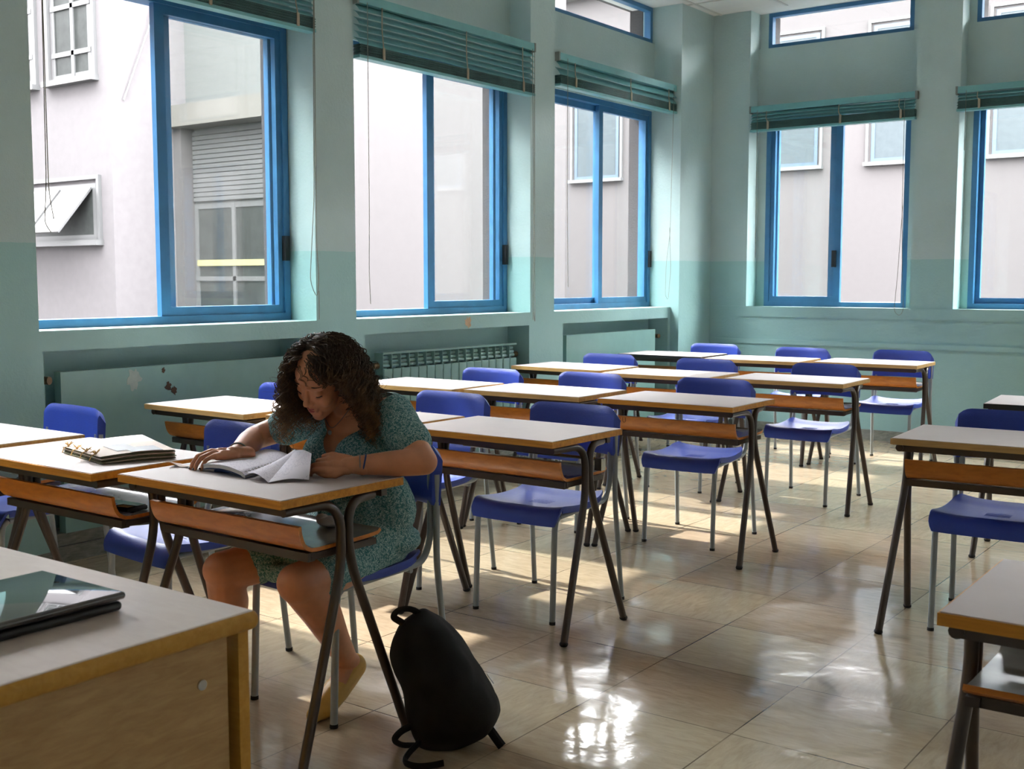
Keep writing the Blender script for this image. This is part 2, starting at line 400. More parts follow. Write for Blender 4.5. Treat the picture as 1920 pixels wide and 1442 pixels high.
window(PL, .86, 2.56, 1.70, False, False, 2.53)
window(PL, 2.90, 4.578, 3.745, True, False, 4.545)
window(PL, 4.92, 6.663, 5.845, True, False, 6.635)
window(PL, 6.98, 8.729, 7.955, False, False, 8.705)
window(PB, -4.235, -2.99, -3.60, False, True, -3.605)
window(PB, -2.507, -1.22, -1.86, False, False, -1.87)
window(PB, -.77, .53, -.12, False, True, -.12)
window(PB, .98, 2.28, 1.63, False, False, 1.63)
gw = [o for o in bpy.data.objects if o.name.startswith('window_6')][0]
m_ = MB(); zz = [(0, .010), (.006, .016), (.010, .008), (.004, .002), (.012, .0), (.018, .014), (.022, .002), (.028, .016), (.033, .006), (.040, .010), (.046, .002), (.052, .013), (.058, .004), (.066, .008)]
m_.tube([(-4.10 + a * 1.9, YR + .054, 1.128 + b) for a, b in zz], .0016, 4); m_.obj('scribble', M['blackp'], gw)
# reveal between the frame and the splayed sides
YM = YR + .094
j = MB(); j.box((-4.31, YR, ZS), (-4.235, YM, ZC)); j.box((-2.99, YR, ZS), (-2.896, YM, ZC)); j.box((-2.561, YR, ZS), (-2.507, YM, ZC)); j.box((-1.22, YR, ZS), (-1.15, YM, ZC))
j.box((-.82, YR, ZS), (-.77, YM, ZC)); j.box((.53, YR, ZS), (.60, YM, ZC)); j.box((.93, YR, ZS), (.98, YM, ZC)); j.box((2.28, YR, ZS), (2.35, YM, ZC))
j.obj('trim_1', M['wall'], **st)
# outer reveals of rough plaster and an added unseen eave blocking sun on the transoms
o_ = MB()
XE = XR - .094
for a, b in LW:
    o_.box((XO - .02, b - .006, ZS - .04), (XE, b + .006, 3.6)); o_.box((XO - .02, b, -3.6), (XO, b + .29, 3.75)); o_.box((XO - .02, a - .006, ZS - .04), (XE, a + .006, 3.6))
    o_.box((XO - .04, a, ZS - .06), (XE, b, ZS + .006)); o_.box((XO - .02, a, -3.6), (XO, b, ZS - .06))
for a, b in BW: o_.box((a - .006, YR + .094, ZS - .04), (a + .075, YO + .02, 3.6)); o_.box((b - .075, YR + .094, ZS - .04), (b + .006, YO + .02, 3.6)); o_.box((a, YR + .094, ZS - .06), (b, YO + .10, ZS + .006))
o_.box((XO - .40, -2.6, 3.76), (3.6, YO + .40, 3.95)); o_.box((3.6, -2.6, 3.6), (3.75, YO + .40, 3.95))
o_.obj('trim_2', M['roughplaster'], **st)

# blinds -------------------------------------------------------------------
def sheet_blind(P, u0, u1, ztop, zbot, nsl, label, cords, sag=0.0):
    """P(u,d,z); d negative = into the room"""
    root = empty('venetian_blind', P((u0 + u1) / 2, -.06, zbot), label=label, category='window blind', group='raised venetian blinds over the windows')
    iv = Matrix.Translation(-Vector(root.location))
    Q = lambda u, d, z: tuple(iv @ Vector(P(u, d, z)))
    h = MB(); h.box(Q(u0, -.085, ztop - .05), Q(u1, -.035, ztop)); h.obj('headrail', M['blind'], root)
    for u in (u0, u1): br = MB(); br.box(Q(u - .008, -.088, ztop - .058), Q(u + .008, -.03, ztop + .003)); br.obj('bracket', M['bracket'], root)
    zz0, zz1 = zbot + .085, ztop - .055; s_ = MB()
    for i in range(nsl):
        z = zz0 + (zz1 - zz0) * (i + .5) / nsl; hgt = (zz1 - zz0) / nsl * .62
        def fn(a, v, z=z, hgt=hgt): return Q(u0 + .01 + (u1 - u0 - .02) * a, -.088 + .05 * v, z - hgt * (1 - v * 2) + .006 * math.sin(math.pi * v) + sag * math.sin(a * math.pi * 2 + z * 9))
        s_.grid(fn, 10, 4, .0012)
    s_.obj('slats', M['blind'], root)
    k = MB(); n = 9
    for i in range(n):
        z = zbot + .022 + .060 * i / n
        k.box(Q(u0 + .006 + .004 * (i % 3), -.088 - .003 * (i % 2), z), Q(u1 - .008 + .003 * (i % 2), -.032, z + .0042))
    k.obj('stacked_slats', M['blinddark'], root)
    q = MB(); q.box(Q(u0 + .004, -.092, zbot), Q(u1 - .004, -.030, zbot + .018)); q.obj('bottom_rail', M['blind'], root)
    for fr in (.11, .56, .91):
        u = u0 + (u1 - u0) * fr; t = MB()
        t.tube([Q(u, -.093, ztop - .05), Q(u - .004, -.095, (ztop + zbot) / 2), Q(u + .01, -.094, zbot + .08)], .0035, 6)
        t.box(Q(u + .004, -.097, zbot + .012), Q(u + .022, -.090, zbot + .082)); t.obj('ladder_tape', M['tape'], root)
    for pts in cords:
        t = MB(); P0 = [Vector(Q(*p)) for p in pts]; t.tube(fillet(P0, .05, 4), .0022, 5); t.obj('pull_cord', M['cord'], root)
sheet_blind(lambda u, d, z: (XA + .035 + (-d) - .035, u, z) if False else (XA - d - .05, u, z), 2.895, 4.578, 2.945, 2.665, 5, 'teal venetian blind above the nearest window on the left wall, cropped by the frame top',
      [[(2.93, -.10, 2.9), (2.925, -.10, 1.7), (2.945, -.10, 1.58)], [(2.93, -.10, 2.9), (2.915, -.1, 1.75), (2.90, -.10, 1.56), (2.93, -.1, 1.52)],
       [(4.55, -.10, 2.9), (4.53, -.10, 1.75), (4.50, -.09, 1.30), (4.545, -.10, 1.20), (4.56, -.10, 1.33), (4.545, -.10, 1.5), (4.555, -.1, 2.9)], [(4.548, -.11, 1.25), (4.556, -.10, 1.09)]])
sheet_blind(lambda u, d, z: (XA - d - .05, u, z), 4.913, 6.672, 2.945, 2.585, 6, 'teal venetian blind over the window above the ribbed radiator, hanging lowest and sagging left', 
      [[(4.975, -.10, 2.9), (4.972, -.10, 1.7), (4.965, -.1, 1.35), (4.975, -.1, 1.17)], [(6.62, -.10, 2.9), (6.635, -.10, 1.9), (6.63, -.10, 1.03)], [(6.645, -.10, 2.9), (6.65, -.1, 1.3), (6.655, -.10, 1.0), (6.64, -.1, 1.08)]], .004)
sheet_blind(lambda u, d, z: (XA - d - .05, u, z), 6.975, 8.742, 2.935, 2.70, 2, 'teal venetian blind over the left wall window nearest the room corner',
      [[(7.06, -.10, 2.9), (7.06, -.1, 1.9), (7.075, -.10, 1.26)], [(8.66, -.1, 2.9), (8.62, -.10, 1.7), (8.56, -.10, 1.45), (8.55, -.1, 1.18), (8.60, -.10, 1.14), (8.64, -.1, 1.4), (8.61, -.1, 1.75)]], .003)
sheet_blind(lambda u, d, z: (u, YA + d + .04, z), -4.283, -2.882, 2.785, 2.570, 3, 'teal venetian blind on the back wall with a long looped cord at its right',
      [[(-4.21, -.1, 2.75), (-4.205, -.1, 1.5)], [(-2.965, -.1, 2.74), (-2.96, -.10, 1.9), (-2.945, -.10, 1.4), (-2.925, -.1, 1.07), (-2.955, -.1, 1.02), (-3.0, -.1, 1.06), (-2.98, -.1, 1.35), (-2.955, -.1, 1.9)]], .003)
sheet_blind(lambda u, d, z: (u, YA + d + .04, z), -2.575, -1.14, 2.787, 2.600, 2, 'teal venetian blind at the right edge of the picture on the back wall', [[(-2.50, -.1, 2.75), (-2.50, -.1, 2.3)]])

# radiators and covers -------------------------------------------------------
rad = empty('radiator', (-4.84, 5.888, .13), label='ribbed cast radiator in the wall niche below the second window', category='radiator')
y0, n = 5.197, 17; pitch = 1.385 / n
for i in range(n):
    yy = y0 + pitch * i - 5.888; s_ = MB()
    s_.rbox((.030, yy + .003, .0), (.045, yy + pitch - .003, .635), .006)
    for kx, kz in ((.016, .652), (.010, .677), (.004, .702)):
        s_.tube([(kx, yy + .004, kz), (kx, yy + pitch - .004, kz)], .011, 8)
    s_.box((-.04, yy + .006, .02), (.0, yy + pitch - .006, .66)); s_.box((-.03, yy - .002, .60), (.040, yy + .002, .733)); s_.box((.020, yy, .725), (.042, yy + pitch, .737))
    s_.obj('fin', M['radiator'], rad)
s_ = MB(); s_.tube([(0, -.73, .655), (0, .73, .655)], .016, 12); s_.obj('pipe', M['radiator'], rad)
for sg in (-1, 1):
    s_ = MB(); s_.tube([(.0, sg * .70, .655), (.0, sg * .745, .655)], .021, 10, 0); s_.obj('valve', M['brass'], rad)
def cover(y0, y1, z0, z1, X, label, chips=()):
    r = empty('radiator_cover', (X, (y0 + y1) / 2, z0), label=label, category='radiator cover', group='flat covers in the wall niches')
    m_ = MB(); m_.box((-.05, y0 - (y0 + y1) / 2, 0), (0, y1 - (y0 + y1) / 2, z1 - z0)); m_.obj('panel', M['wall' if False else 'radiator'], r)
    for (cy, cz, rr, mat, name) in chips:
        k = MB(); pts = []; nn = 26; rnd = random.Random(int(cy * 1000))
        for i in range(nn):
            a = 2 * math.pi * i / nn; q = rr * (.55 + .6 * rnd.random()); pts.append((.0012, cy - (y0 + y1) / 2 + q * math.cos(a), cz - z0 + q * 1.25 * math.sin(a)))
        k.add(pts + [(p[0] - .002, p[1], p[2]) for p in pts], [tuple(range(nn))] + [(i, (i + 1) % nn, nn + (i + 1) % nn, nn + i) for i in range(nn)]); k.obj(name, M[mat], r)
    v = MB(); v.tube([(-.04, y0 - (y0 + y1) / 2 - .07, z1 - z0 - .035), (-.0, y0 - (y0 + y1) / 2 - .055, z1 - z0 - .035)], .019, 12); v.obj('valve', M['brass'], r)
    return r
c1 = cover(3.01, 4.470, .137, .888, -4.785, 'flat teal radiator cover with brown paint chips, left wall niche behind the student',
      [(3.575, .862, .011, 'chip', 'paint_chip'), (3.60, .778, .020, 'chip', 'paint_chip'), (3.635, .755, .018, 'chip', 'paint_chip'), (3.40, .83, .045, 'chip2', 'scraped_patch')])
c3 = cover(7.20, 8.555, .137, .897, -4.785, 'plain pale teal radiator cover in the niche nearest the room corner')
v = MB(); v.tube([(-.03, .735, .70), (.01, .725, .70)], .018, 12); v.obj('valve', M['brass'], c3)
# pipes in the niches
for (yy, pr) in ((2.945, c1), (7.14, c3)):
    p = MB(); p.tube([(-4.84, yy, .135), (-4.84, yy, .93)], .018, 10); po = p.obj('heating_pipe', M['radiator'])
    po.parent = pr; po.matrix_parent_inverse = Matrix.Translation(-Vector(pr.location))
# bare patches on the parapet
k = MB(); pts = []; rnd = random.Random(3)
for i in range(22): a = 2 * math.pi * i / 22; q = .6 + .6 * rnd.random(); pts.append((XA + .0015, 5.96 + .035 * q * math.cos(a), 1.035 + .04 * q * math.sin(a)))
k.add(pts, [tuple(range(22))]); k.obj('trim_3', M['chip3'], **st)

# ---------------------------------------------------------------- outside
def building(name_label, boxes, cat='building'):
    root = empty('building', (boxes[0][0][0], boxes[0][0][1], -3.6), label=name_label, category=cat)
    mt = Matrix.Translation(-Vector(root.location))
    for a, b, mat in boxes:
        m_ = MB(); m_.box(a, b, 0, mt); m_.obj('wall', M[mat], root)
    return root, mt
def bwin(root, mt, axis, u0, u1, z0, z1, d, fm, gm, split=None, depth=.18, sill=True):
    """window on a wall facing -Y at Y=d"""
    f = MB(); t = .07
    frame_rect(f, lambda u, q, z: tuple(mt @ Vector((u, d + q, z))), u0, u1, z0, z1, t, -.02, .05)
    if split is not None:
        for s_ in split:
            if s_[0] == 'v': f.box(mt @ Vector((s_[1] - .03, d - .03, z0)), mt @ Vector((s_[1] + .03, d + .03, z1)))
            else: f.box(mt @ Vector((u0, d - .03, s_[1] - .03)), mt @ Vector((u1, d + .03, s_[1] + .03)))
    w_ = f.obj('window', M[fm], root)
    MB().box(mt @ Vector((u0, d - .008, z0)), mt @ Vector((u1, d + .03, z1))).obj('pane', M[gm], w_)
    if sill:
        s_ = MB(); s_.box(mt @ Vector((u0 - .12, d - .12, z0 - .07)), mt @ Vector((u1 + .12, d, z0)))
        frame_rect(s_, lambda u, q, z: tuple(mt @ Vector((u, d + q, z))), u0 - .1, u1 + .1, z0 - .05, z1 + .1, .05, -.05, 0)
        s_.obj('window_surround', M['white'], w_)
FY = 22.0
r, mt = building('pale pink building across the courtyard with pale blue windows, behind the back windows', [((-20, FY, -3.6), (34, FY + 6, 7.5), 'fac')])
for a, b in ((-14.41, -13.26), (-9.75, -8.72), (-7.66, -6.72), (-5.46, -4.4), (-3.3, -2.3), (-1.1, -.1), (1.1, 2.1), (3.3, 4.3), (5.5, 6.5), (7.7, 8.7), (9.9, 10.9), (12.1, 13.1)):
    bwin(r, mt, 'y', a, b, 3.55, 6.1, FY, 'blue2', 'bglass', [('h', 5.2)])
    bwin(r, mt, 'y', a, b, -1.6, .80, FY, 'blue2', 'bglass', [('h', 0.2)])
s_ = MB(); s_.box(mt @ Vector((-20, FY - .35, 7.5)), mt @ Vector((34, FY, 7.8))); s_.obj('cornice', M['fac2'], r)
Y1, Y2 = 8.93, 10.1
r, mt = building('pale pink building with white framed windows, seen through the leftmost window', [((-24, Y1, -3.6), (-12.88, Y1 + 5, 7.6), 'fac3'), ((-12.88, Y2, -3.6), (-10.8, 15.9, 7.4), 'fac2'), ((-10.8, 10.35, -3.6), (-10.6, 15.9, 7.4), 'fac')])
bwin(r, mt, 'y', -14.10, -13.22, 3.92, 6.2, Y1, 'white', 'dglass', [('v', -13.62), ('h', 4.25), ('h', 4.85)])
bwin(r, mt, 'y', -15.3, -14.55, 3.92, 6.2, Y1, 'white', 'dglass', [('v', -14.9), ('h', 4.3), ('h', 4.9)])
bwin(r, mt, 'y', -15.4, -13.22, 1.83, 2.56, Y1, 'white', 'dglass', None)
for a, b in ((-15.3, -14.65), (-14.6, -14.0), (-13.93, -13.3)):
    m_ = MB()
    def fn(u, v, a=a, b=b): return mt @ Vector((a + (b - a) * u - .12 * (1 - v) , Y1 - .04 - .42 * (1 - v), 1.93 + .58 * v))
    m_.grid(fn, 2, 2, .03); m_.obj('open_sash', M['white'], r)
m_ = MB(); m_.box(mt @ Vector((-13.06, Y2 - .35, 3.32)), mt @ Vector((-10.8, Y2, 3.60))); m_.obj('balcony_slab', M['cream'], r)
m_ = MB(); m_.box(mt @ Vector((-12.88, Y2 - .22, -3.6)), mt @ Vector((-12.72, Y2, 3.32))); m_.obj('pilaster', M['fac'], r)
m_ = MB(); z = 2.36
while z < 3.26: m_.box(mt @ Vector((-12.70, Y2 - .05, z)), mt @ Vector((-11.2, Y2 - .01, z + .05))); m_.box(mt @ Vector((-12.70, Y2 - .02, z + .05)), mt @ Vector((-11.2, Y2 - .01, z + .062))); z += .062
m_.obj('roller_shutter', M['white'], r)
bwin(r, mt, 'y', -12.72, -11.2, .6, 2.33, Y2, 'white', 'dglass', [('v', -11.93), ('h', 1.33)], sill=False)
m_ = MB(); m_.box(mt @ Vector((-12.66, Y2 - .045, 1.50)), mt @ Vector((-11.25, Y2 - .035, 1.58))); m_.obj('yellow_strip', plain('yellow_band', (.15, .14, .06, 1), .7), r)
m_ = MB(); m_.tube([mt @ Vector((-12.84, 9.1, 3.6)), mt @ Vector((-12.8, 9.5, 4.6)), mt @ Vector((-12.8, 9.9, 6.2))], .012, 5); m_.obj('wire', M['white'], r)
MB().box((-30, -12, -3.6), (-7.5, -6.0, 8.0)).box((-30, -6.0, -3.6), (-12.4, 2.75, 10.2)).obj('added_light_blocker', M['fac'], **st)  # unseen wing, added to cut skylight and keep sun off the front-left desks
MB().box((-40, -20, -3.75), (30, 40, -3.62)).obj('ground', M['ground'], **st)

# ---------------------------------------------------------------- school desk
DW, DD, DH = .71, .47, .74
def make_desk(edge='edge', ply='ply'):
    root = empty('school_desk')
    t = MB(); t.box((-DW / 2 + .004, -DD / 2 + .004, DH - .002), (DW / 2 - .004, DD / 2 - .004, DH)); t.box((-DW / 2, -DD / 2, DH - .024), (DW / 2, DD / 2, DH - .002), 1)
    t.obj('tabletop', [M['lam'], M[edge]], root)
    for sx in (-1, 1):
        for sy in (-1, 1):
            l = MB(); p = [(sx * .330, sy * (.205 if sy < 0 else .13), .7015), (sx * .337, sy * .085, .7015)]
            p += arc((sx * .337, sy * .085, .7015), (sx * .345, sy * .016, .7015), (sx * .349, sy * .0145, .625), 8)[1:]
            p += arc((sx * .349, sy * .0145, .60), (sx * .351, sy * .014, .545), (sx * .356, sy * .035, .48), 5)[0:]
            p += [(sx * .386, sy * .205, .006)]
            l.tube(p, .0138, 12); l.ell((sx * .386, sy * .205, .008), (.0165, .0165, .012), None, 1, 10, 6)
            l.obj('leg', [M['brown'], M['rubber']], root)
    for sy in (-1, 1): r_ = MB(); r_.box((-.325, sy * .185 - .012, .688), (.325, sy * .185 + .012, .716)); r_.obj('rail', M['brown'], root)
    s_ = MB(); prof = [(.165, .598), (.155, .590), (.10, .587), (0, .586), (-.075, .585)] + [tuple(v) for v in [(-.075, .585), (-.10, .587), (-.118, .596), (-.128, .612), (-.134, .632), (-.137, .652)]][1:]
    def fn(u, v):
        k = v * (len(prof) - 1); i = min(int(k), len(prof) - 2); f = k - i
        y = prof[i][0] * (1 - f) + prof[i + 1][0] * f; z = prof[i][1] * (1 - f) + prof[i + 1][1] * f
        return (-.325 + .65 * u, y, z)
    s_.grid(lambda u, v: fn(1 - u, v), 1, 20, .011, 0, 1); s_.obj('shelf', [M['lamg'], M[ply]], root)
    b = MB(); b.box((-.322, -.112, .549), (.322, -.085, .573)); b.box((-.322, .12, .551), (.322, .14, .572)); b.box((-.325, -.10, .553), (-.300, .15, .571)); b.box((.300, -.10, .553), (.325, .15, .571))
    b.obj('shelf_support', M['brown'], root)
    return root
D_orange = make_desk('edge'); D_worn = make_desk('edge2'); D_black = make_desk('blackedge', 'ply2')
used = set()
def put(proto, loc, rz, label, cat, group, sx=1):
    o = proto if proto.name not in used else copy_tree(proto)
    used.add(o.name); o.location = loc; o.rotation_euler = (0, 0, rz); o['label'] = label; o['category'] = cat; o['group'] = group
    if sx != 1: o.scale = (sx, 1, 1)
    return o
R = math.radians
DG = 'single school desks standing in rows'
desks = {}
for key, proto, x, y, a, lab in [
    ('D1', D_orange, -2.571, 2.247, -.7, 'school desk the student writes at, open notebook on its top'),
    ('D2', D_orange, -3.345, 2.203, 0, 'school desk holding the tied scrapbook, left of the student'),
    ('D3', D_worn, -4.137, 2.235, 0, 'empty school desk cut off by the left picture edge, against the window wall'),
    ('A', D_orange, -2.619, 3.563, -.56, 'empty school desk directly behind the student with a metal rod above its shelf'),
    ('D5', D_worn, -3.365, 3.525, -1, 'school desk behind the student, mostly hidden by her hair'),
    ('D4', D_worn, -4.15, 3.485, -1.5, 'sunlit school desk against the chipped radiator cover, left behind the student'),
    ('D9', D_orange, -2.595, 4.949, .5, 'school desk of the third row beside the aisle, letters scribbled on its shelf front'),
    ('D8', D_worn, -3.402, 4.920, 1.0, 'middle school desk of the third row from the front'),
    ('D7', D_worn, -4.155, 4.860, 1.0, 'school desk of the third row in front of the ribbed radiator'),
    ('D12', D_worn, -2.620, 6.369, 1.6, 'school desk of the fourth row beside the aisle'),
    ('D11', D_worn, -3.408, 6.290, 2.0, 'middle school desk of the fourth row from the front'),
    ('D10', D_worn, -4.20, 6.420, -2, 'school desk of the fourth row beside the window wall'),
    ('D15', D_worn, -2.720, 8.000, 2.0, 'school desk of the last row beside the aisle, on the right of the row'),
    ('D14', D_worn, -3.50, 7.86, 2.0, 'middle school desk of the last row under the back wall'),
    ('D13', D_black, -4.29, 7.95, 1.0, 'black edged school desk of the last row near the room corner'),
    ('D16', D_worn, -1.001, 4.398, 3.0, 'school desk across the aisle at the right picture edge, a blue chair tucked in'),
    ('D17', D_orange, -.205, 2.235, .6, 'nearest school desk, cut off by the lower right picture corner'),
    ('D18', D_black, -1.045, 5.836, 4.5, 'far school desk with black edge peeking in at the right picture edge')]:
    desks[key] = put(proto, (x, y, 0), R(a), lab, 'school desk', DG)
for c_ in kids(desks['D17']):
    if c_.name.startswith(('shelf',)): c_.rotation_euler = (0, 0, math.pi)
# rod on desk A, scribbles on D9
m_ = MB(); m_.tube([(-.30, .07, .640), (.375, .07, .640)], .006, 8); m_.box((.345, .055, .60), (.375, .085, .645)); m_.obj('metal_rod', M['metal'], desks['A'])
M['ink'] = plain('black_ink', lin(30, 22, 16), .7)
def strokes(mb, P, segs, r=.0011):
    for sg in segs: mb.tube([P(*p) for p in sg], r, 5)
m_ = MB()
P9 = lambda a, b: (-.30 + a, -.1338 - .012 - .002 + (b) * -.10, .603 + b)
strokes(m_, lambda a, b: (-.292 + a, -.1405 - b * .22, .612 + b), [
    [(0, .028), (.010, .032), (.014, .026), (.008, .020), (.015, .014), (.010, .006), (0, .008)],
    [(.026, .032), (.024, .014), (.030, .007), (.038, .010), (.042, .020), (.041, .032)]])
m_.obj('scribble', M['ink'], desks['D9'])

# ---------------------------------------------------------------- chair
def make_chair():
    root = empty('school_chair')
    s_ = MB(); hw = .208
    def prof(v):   # v 0 front -> 1 rear
        if v < .22:
            t = v / .22; a = t * math.pi / 2; return (-.238 + .055 * (1 - math.cos(a)), .376 + .066 * math.sin(a))
        t = (v - .22) / .78; return (-.183 + .328 * t, .442 - .012 * math.sin(math.pi * min(1, t * 1.1)) + .012 * max(0, t - .8) / .2)
    def fn(u, v):
        y, z = prof(v); x = (u - .5) * 2; wd = hw * (1 - .07 * v)
        if v > .86: wd *= 1 - .10 * ((v - .86) / .14) ** 2
        if v < .12: wd *= 1 - .08 * ((.12 - v) / .12) ** 2
        return (x * wd, y, z + .010 * abs(x) ** 4 * (1 if v > .15 else .3) - .006 * (1 - x * x) * (1 if v > .2 else 0))
    s_.grid(fn, 16, 26, .010)
    def side(sx): s_.grid(lambda u, v: (lambda p: (p[0], p[1], p[2] - .024 * u - .002))(fn(.5 + sx * .497, .20 + .74 * v)), 2, 20, .006, dirn=(sx, 0, 0))
    side(1); side(-1)
    for i in range(9): s_.tube([(-.045, -.06 + .018 * i, .4238), (.045, -.06 + .018 * i, .4238)], .0022, 5)
    s_.obj('seat', M['plastic'], root)
    b = MB(); bw = .222
    def shape(u, v, off):
        x = (u - .5) * 2; ax = abs(x)
        dcor = max(0, ax * bw - (bw - .066)); zt = .800 - .066 + math.sqrt(max(0, .066 ** 2 - min(dcor, .0655) ** 2)); zb = .602 + .006 * (1 - x * x)
        z = zb + (zt - zb) * v
        y = .165 + .026 * (1 - x * x) + .012 * v + (.020 * max(0, (ax - .93) / .07) ** 2)
        edge = min(1, min(v, 1 - v) / .10, (1 - ax) / .07); th = .030 * (1 - (1 - edge) ** 2 * .75) if edge < 1 else .030
        return (x * bw, y + off * th + (0 if off else .0075 * (1 - edge) ** 2), z)
    b.grid(lambda u, v: shape(u, v, 0), 28, 12)
    b.grid(lambda u, v: shape(1 - u, v, 1), 28, 12)
    nu, nv = 28, 12
    ring = [(i / nu, 0) for i in range(nu + 1)] + [(1, j / nv) for j in range(1, nv + 1)] + [(i / nu, 1) for i in range(nu - 1, -1, -1)] + [(0, j / nv) for j in range(nv - 1, 0, -1)]
    A_ = [shape(u, v, 0) for u, v in ring]; B_ = [shape(u, v, 1) for u, v in ring]; k = len(ring)
    b.add(A_ + B_, [(i, (i + 1) % k, k + (i + 1) % k, k + i) for i in range(k)], 0, True)
    b.obj('backrest', M['plastic'], root)
    for sx in (-1, 1):
        f = MB(); f.tube(fillet([(sx * .185, .187, .70), (sx * .185, .185, .49), (sx * .185, .150, .422), (sx * .183, -.10, .412), (sx * .183, -.185, .408)], .055, 6), .0108, 10); f.obj('side_frame', M['grey'], root)
        l = MB(); l.tube([(sx * .183, -.19, .410), (sx * .183, -.208, .395), (sx * .183, -.215, .36), (sx * .184, -.23, .005)], .0115, 10); l.tube([(sx * .184, -.23, .012), (sx * .184, -.2302, 0)], .0125, 10, 1); l.obj('leg', [M['grey'], M['rubber']], root)
        l = MB(); l.tube(fillet([(sx * .208, .190, .70), (sx * .208, .188, .42), (sx * .218, .232, .005)], .06, 5), .0108, 10); l.tube([(sx * .218, .231, .012), (sx * .218, .232, 0)], .0125, 10, 1); l.obj('leg', [M['grey'], M['rubber']], root)
    c_ = MB(); c_.tube([(-.183, -.17, .404), (.183, -.17, .404)], .008, 8); c_.tube([(-.183, .10, .404), (.183, .10, .404)], .008, 8); c_.obj('crossbar', M['grey'], root)
    return root
chair0 = make_chair()
CG = 'blue plastic school chairs behind the desks'
for key, x, y, a, lab in [
    ('girl', -2.530, 2.565, -3, 'blue school chair the student sits on'),
    ('A', -2.600, 3.772, .5, 'blue chair at the empty desk directly behind the student'),
    ('D9', -2.665, 5.222, 3, 'blue chair at the desk with scribbled letters, third row by the aisle'),
    ('D12', -2.615, 6.60, 0, 'blue chair at the fourth row desk beside the aisle'),
    ('D15', -2.66, 8.24, 1, 'blue chair under the back wall, rightmost of the last row'),
    ('D14', -3.385, 8.13, 0, 'blue chair at the middle desk of the last row'),
    ('D13', -4.16, 8.22, 0, 'blue chair at the black edged desk near the room corner'),
    ('D11', -3.40, 6.56, 0, 'blue chair at the middle desk of the fourth row'),
    ('D10', -4.17, 6.62, 0, 'blue chair at the fourth row desk beside the window wall'),
    ('D8', -3.40, 5.17, 0, 'blue chair at the middle desk of the third row'),
    ('D7', -4.03, 5.09, 0, 'blue chair in front of the ribbed radiator'),
    ('D5', -3.33, 3.86, -2, 'blue chair right behind the student\'s head and shoulder, second row'),
    ('D4', -4.24, 3.70, -2, 'blue chair behind the sunlit desk at the chipped radiator cover'),
    ('D2', -3.235, 2.53, -6, 'blue chair tucked under the desk with the scrapbook'),
    ('D3', -4.21, 2.50, -3, 'blue chair at the left picture edge against the window wall'),
    ('D16', -1.055, 4.563, 2, 'blue chair across the aisle at the right picture edge')]:
    put(chair0, (x, y, 0), R(a), lab, 'chair', CG)
#NEXT
# ---------------------------------------------------------------- teacher's desk and laptop
td = empty('teacher_desk', (-2.25, .90, 0), label="teacher's desk of pale beech veneer in the lower left corner", category='desk')
T = Matrix.Translation(-Vector(td.location))
m_ = MB(); m_.rbox((-3.05, .50, .712), (-1.492, 1.303, .745), .014, 0, T, 4)
me = m_.obj('desk_top', [M['tdesktop'], M['tedge']], td).data
for p in me.polygons: p.material_index = 0 if p.normal.z > .9 else 1
m_ = MB(); m_.box((-1.535, .53, 0), (-1.515, 1.245, .712), 0, T); m_.obj('side_panel', M['tdesk'], td)
m_ = MB(); m_.box((-3.02, .53, 0), (-3.0, 1.245, .712), 0, T); m_.obj('side_panel', M['tdesk'], td)
m_ = MB(); m_.box((-3.03, 1.262, .02), (-1.506, 1.284, .712), 0, T); m_.obj('modesty_panel', M['tedge'], td)
m_ = MB(); m_.box((-1.60, 1.240, .10), (-1.54, 1.262, .66), 0, T); m_.box((-2.99, 1.240, .10), (-2.93, 1.262, .66), 0, T); m_.obj('dark_gap_strip', M['blackp'], td)  # black strips stand in for the dark gap beside the modesty panel
m_ = MB(); m_.tube([T @ Vector((-1.516, 1.19, .640)), T @ Vector((-1.511, 1.19, .640))], .009, 14); m_.obj('screw_cap', M['metal'], td)
lap = empty('laptop', (-1.80, .98, .7455), label="closed black laptop lying on the teacher's desk", category='laptop')
T = Matrix.Translation(-Vector((-1.80, .98, .7455)))
m_ = MB(); m_.rbox((-1.925, .80, .7455), (-1.680, 1.160, .7615), .007, 0, T, 3); m_.obj('base', M['blackp'], lap)
M['gloss'] = plain('glossy_black_lid', lin(18, 20, 22), .06, spec=.8, coat=1.0)
m_ = MB(); m_.rbox((-1.930, .795, .7645), (-1.676, 1.165, .7775), .006, 0, T, 3); m_.obj('lid', M['gloss'], lap)
m_ = MB(); m_.tube([T @ Vector((-1.928, .86, .763)), T @ Vector((-1.928, 1.10, .763))], .0045, 8); m_.obj('hinge', M['metal'], lap)

# ---------------------------------------------------------------- papers and small things
def paper_mat(name, base, ink, scale, strength):
    m = N(name); co = m.coord((1, 1, 1)); m.p.inputs['Roughness'].default_value = .8
    mp = m.n('ShaderNodeMapping'); mp.inputs['Rotation'].default_value = (0, 0, R(28)); m.l(co, mp.inputs[0])
    sx = m.n('ShaderNodeSeparateXYZ'); m.l(mp.outputs[0], sx.inputs[0])
    line = m.math('GREATER_THAN', m.math('SINE', m.math('MULTIPLY', sx.outputs[0], scale)), .1)
    wr = m.noise(mp.outputs[0], 160, 3, .8); hand = m.math('MULTIPLY', line, m.math('GREATER_THAN', wr, .53))
    para = m.math('GREATER_THAN', m.noise(mp.outputs[0], 9, 1), .42)
    m.l(m.mix(m.math('MULTIPLY', m.math('MULTIPLY', hand, para), strength), base, ink), m.p.inputs['Base Color']); return m.m
M['page'] = paper_mat('handwritten_white_page', lin(226, 222, 232), lin(120, 115, 150), 900, .45)
M['page2'] = plain('cream_album_paper', lin(228, 214, 204), .8, var=.02)
M['kraft'] = plain('olive_grey_card', lin(96, 98, 72), .8, var=.2)
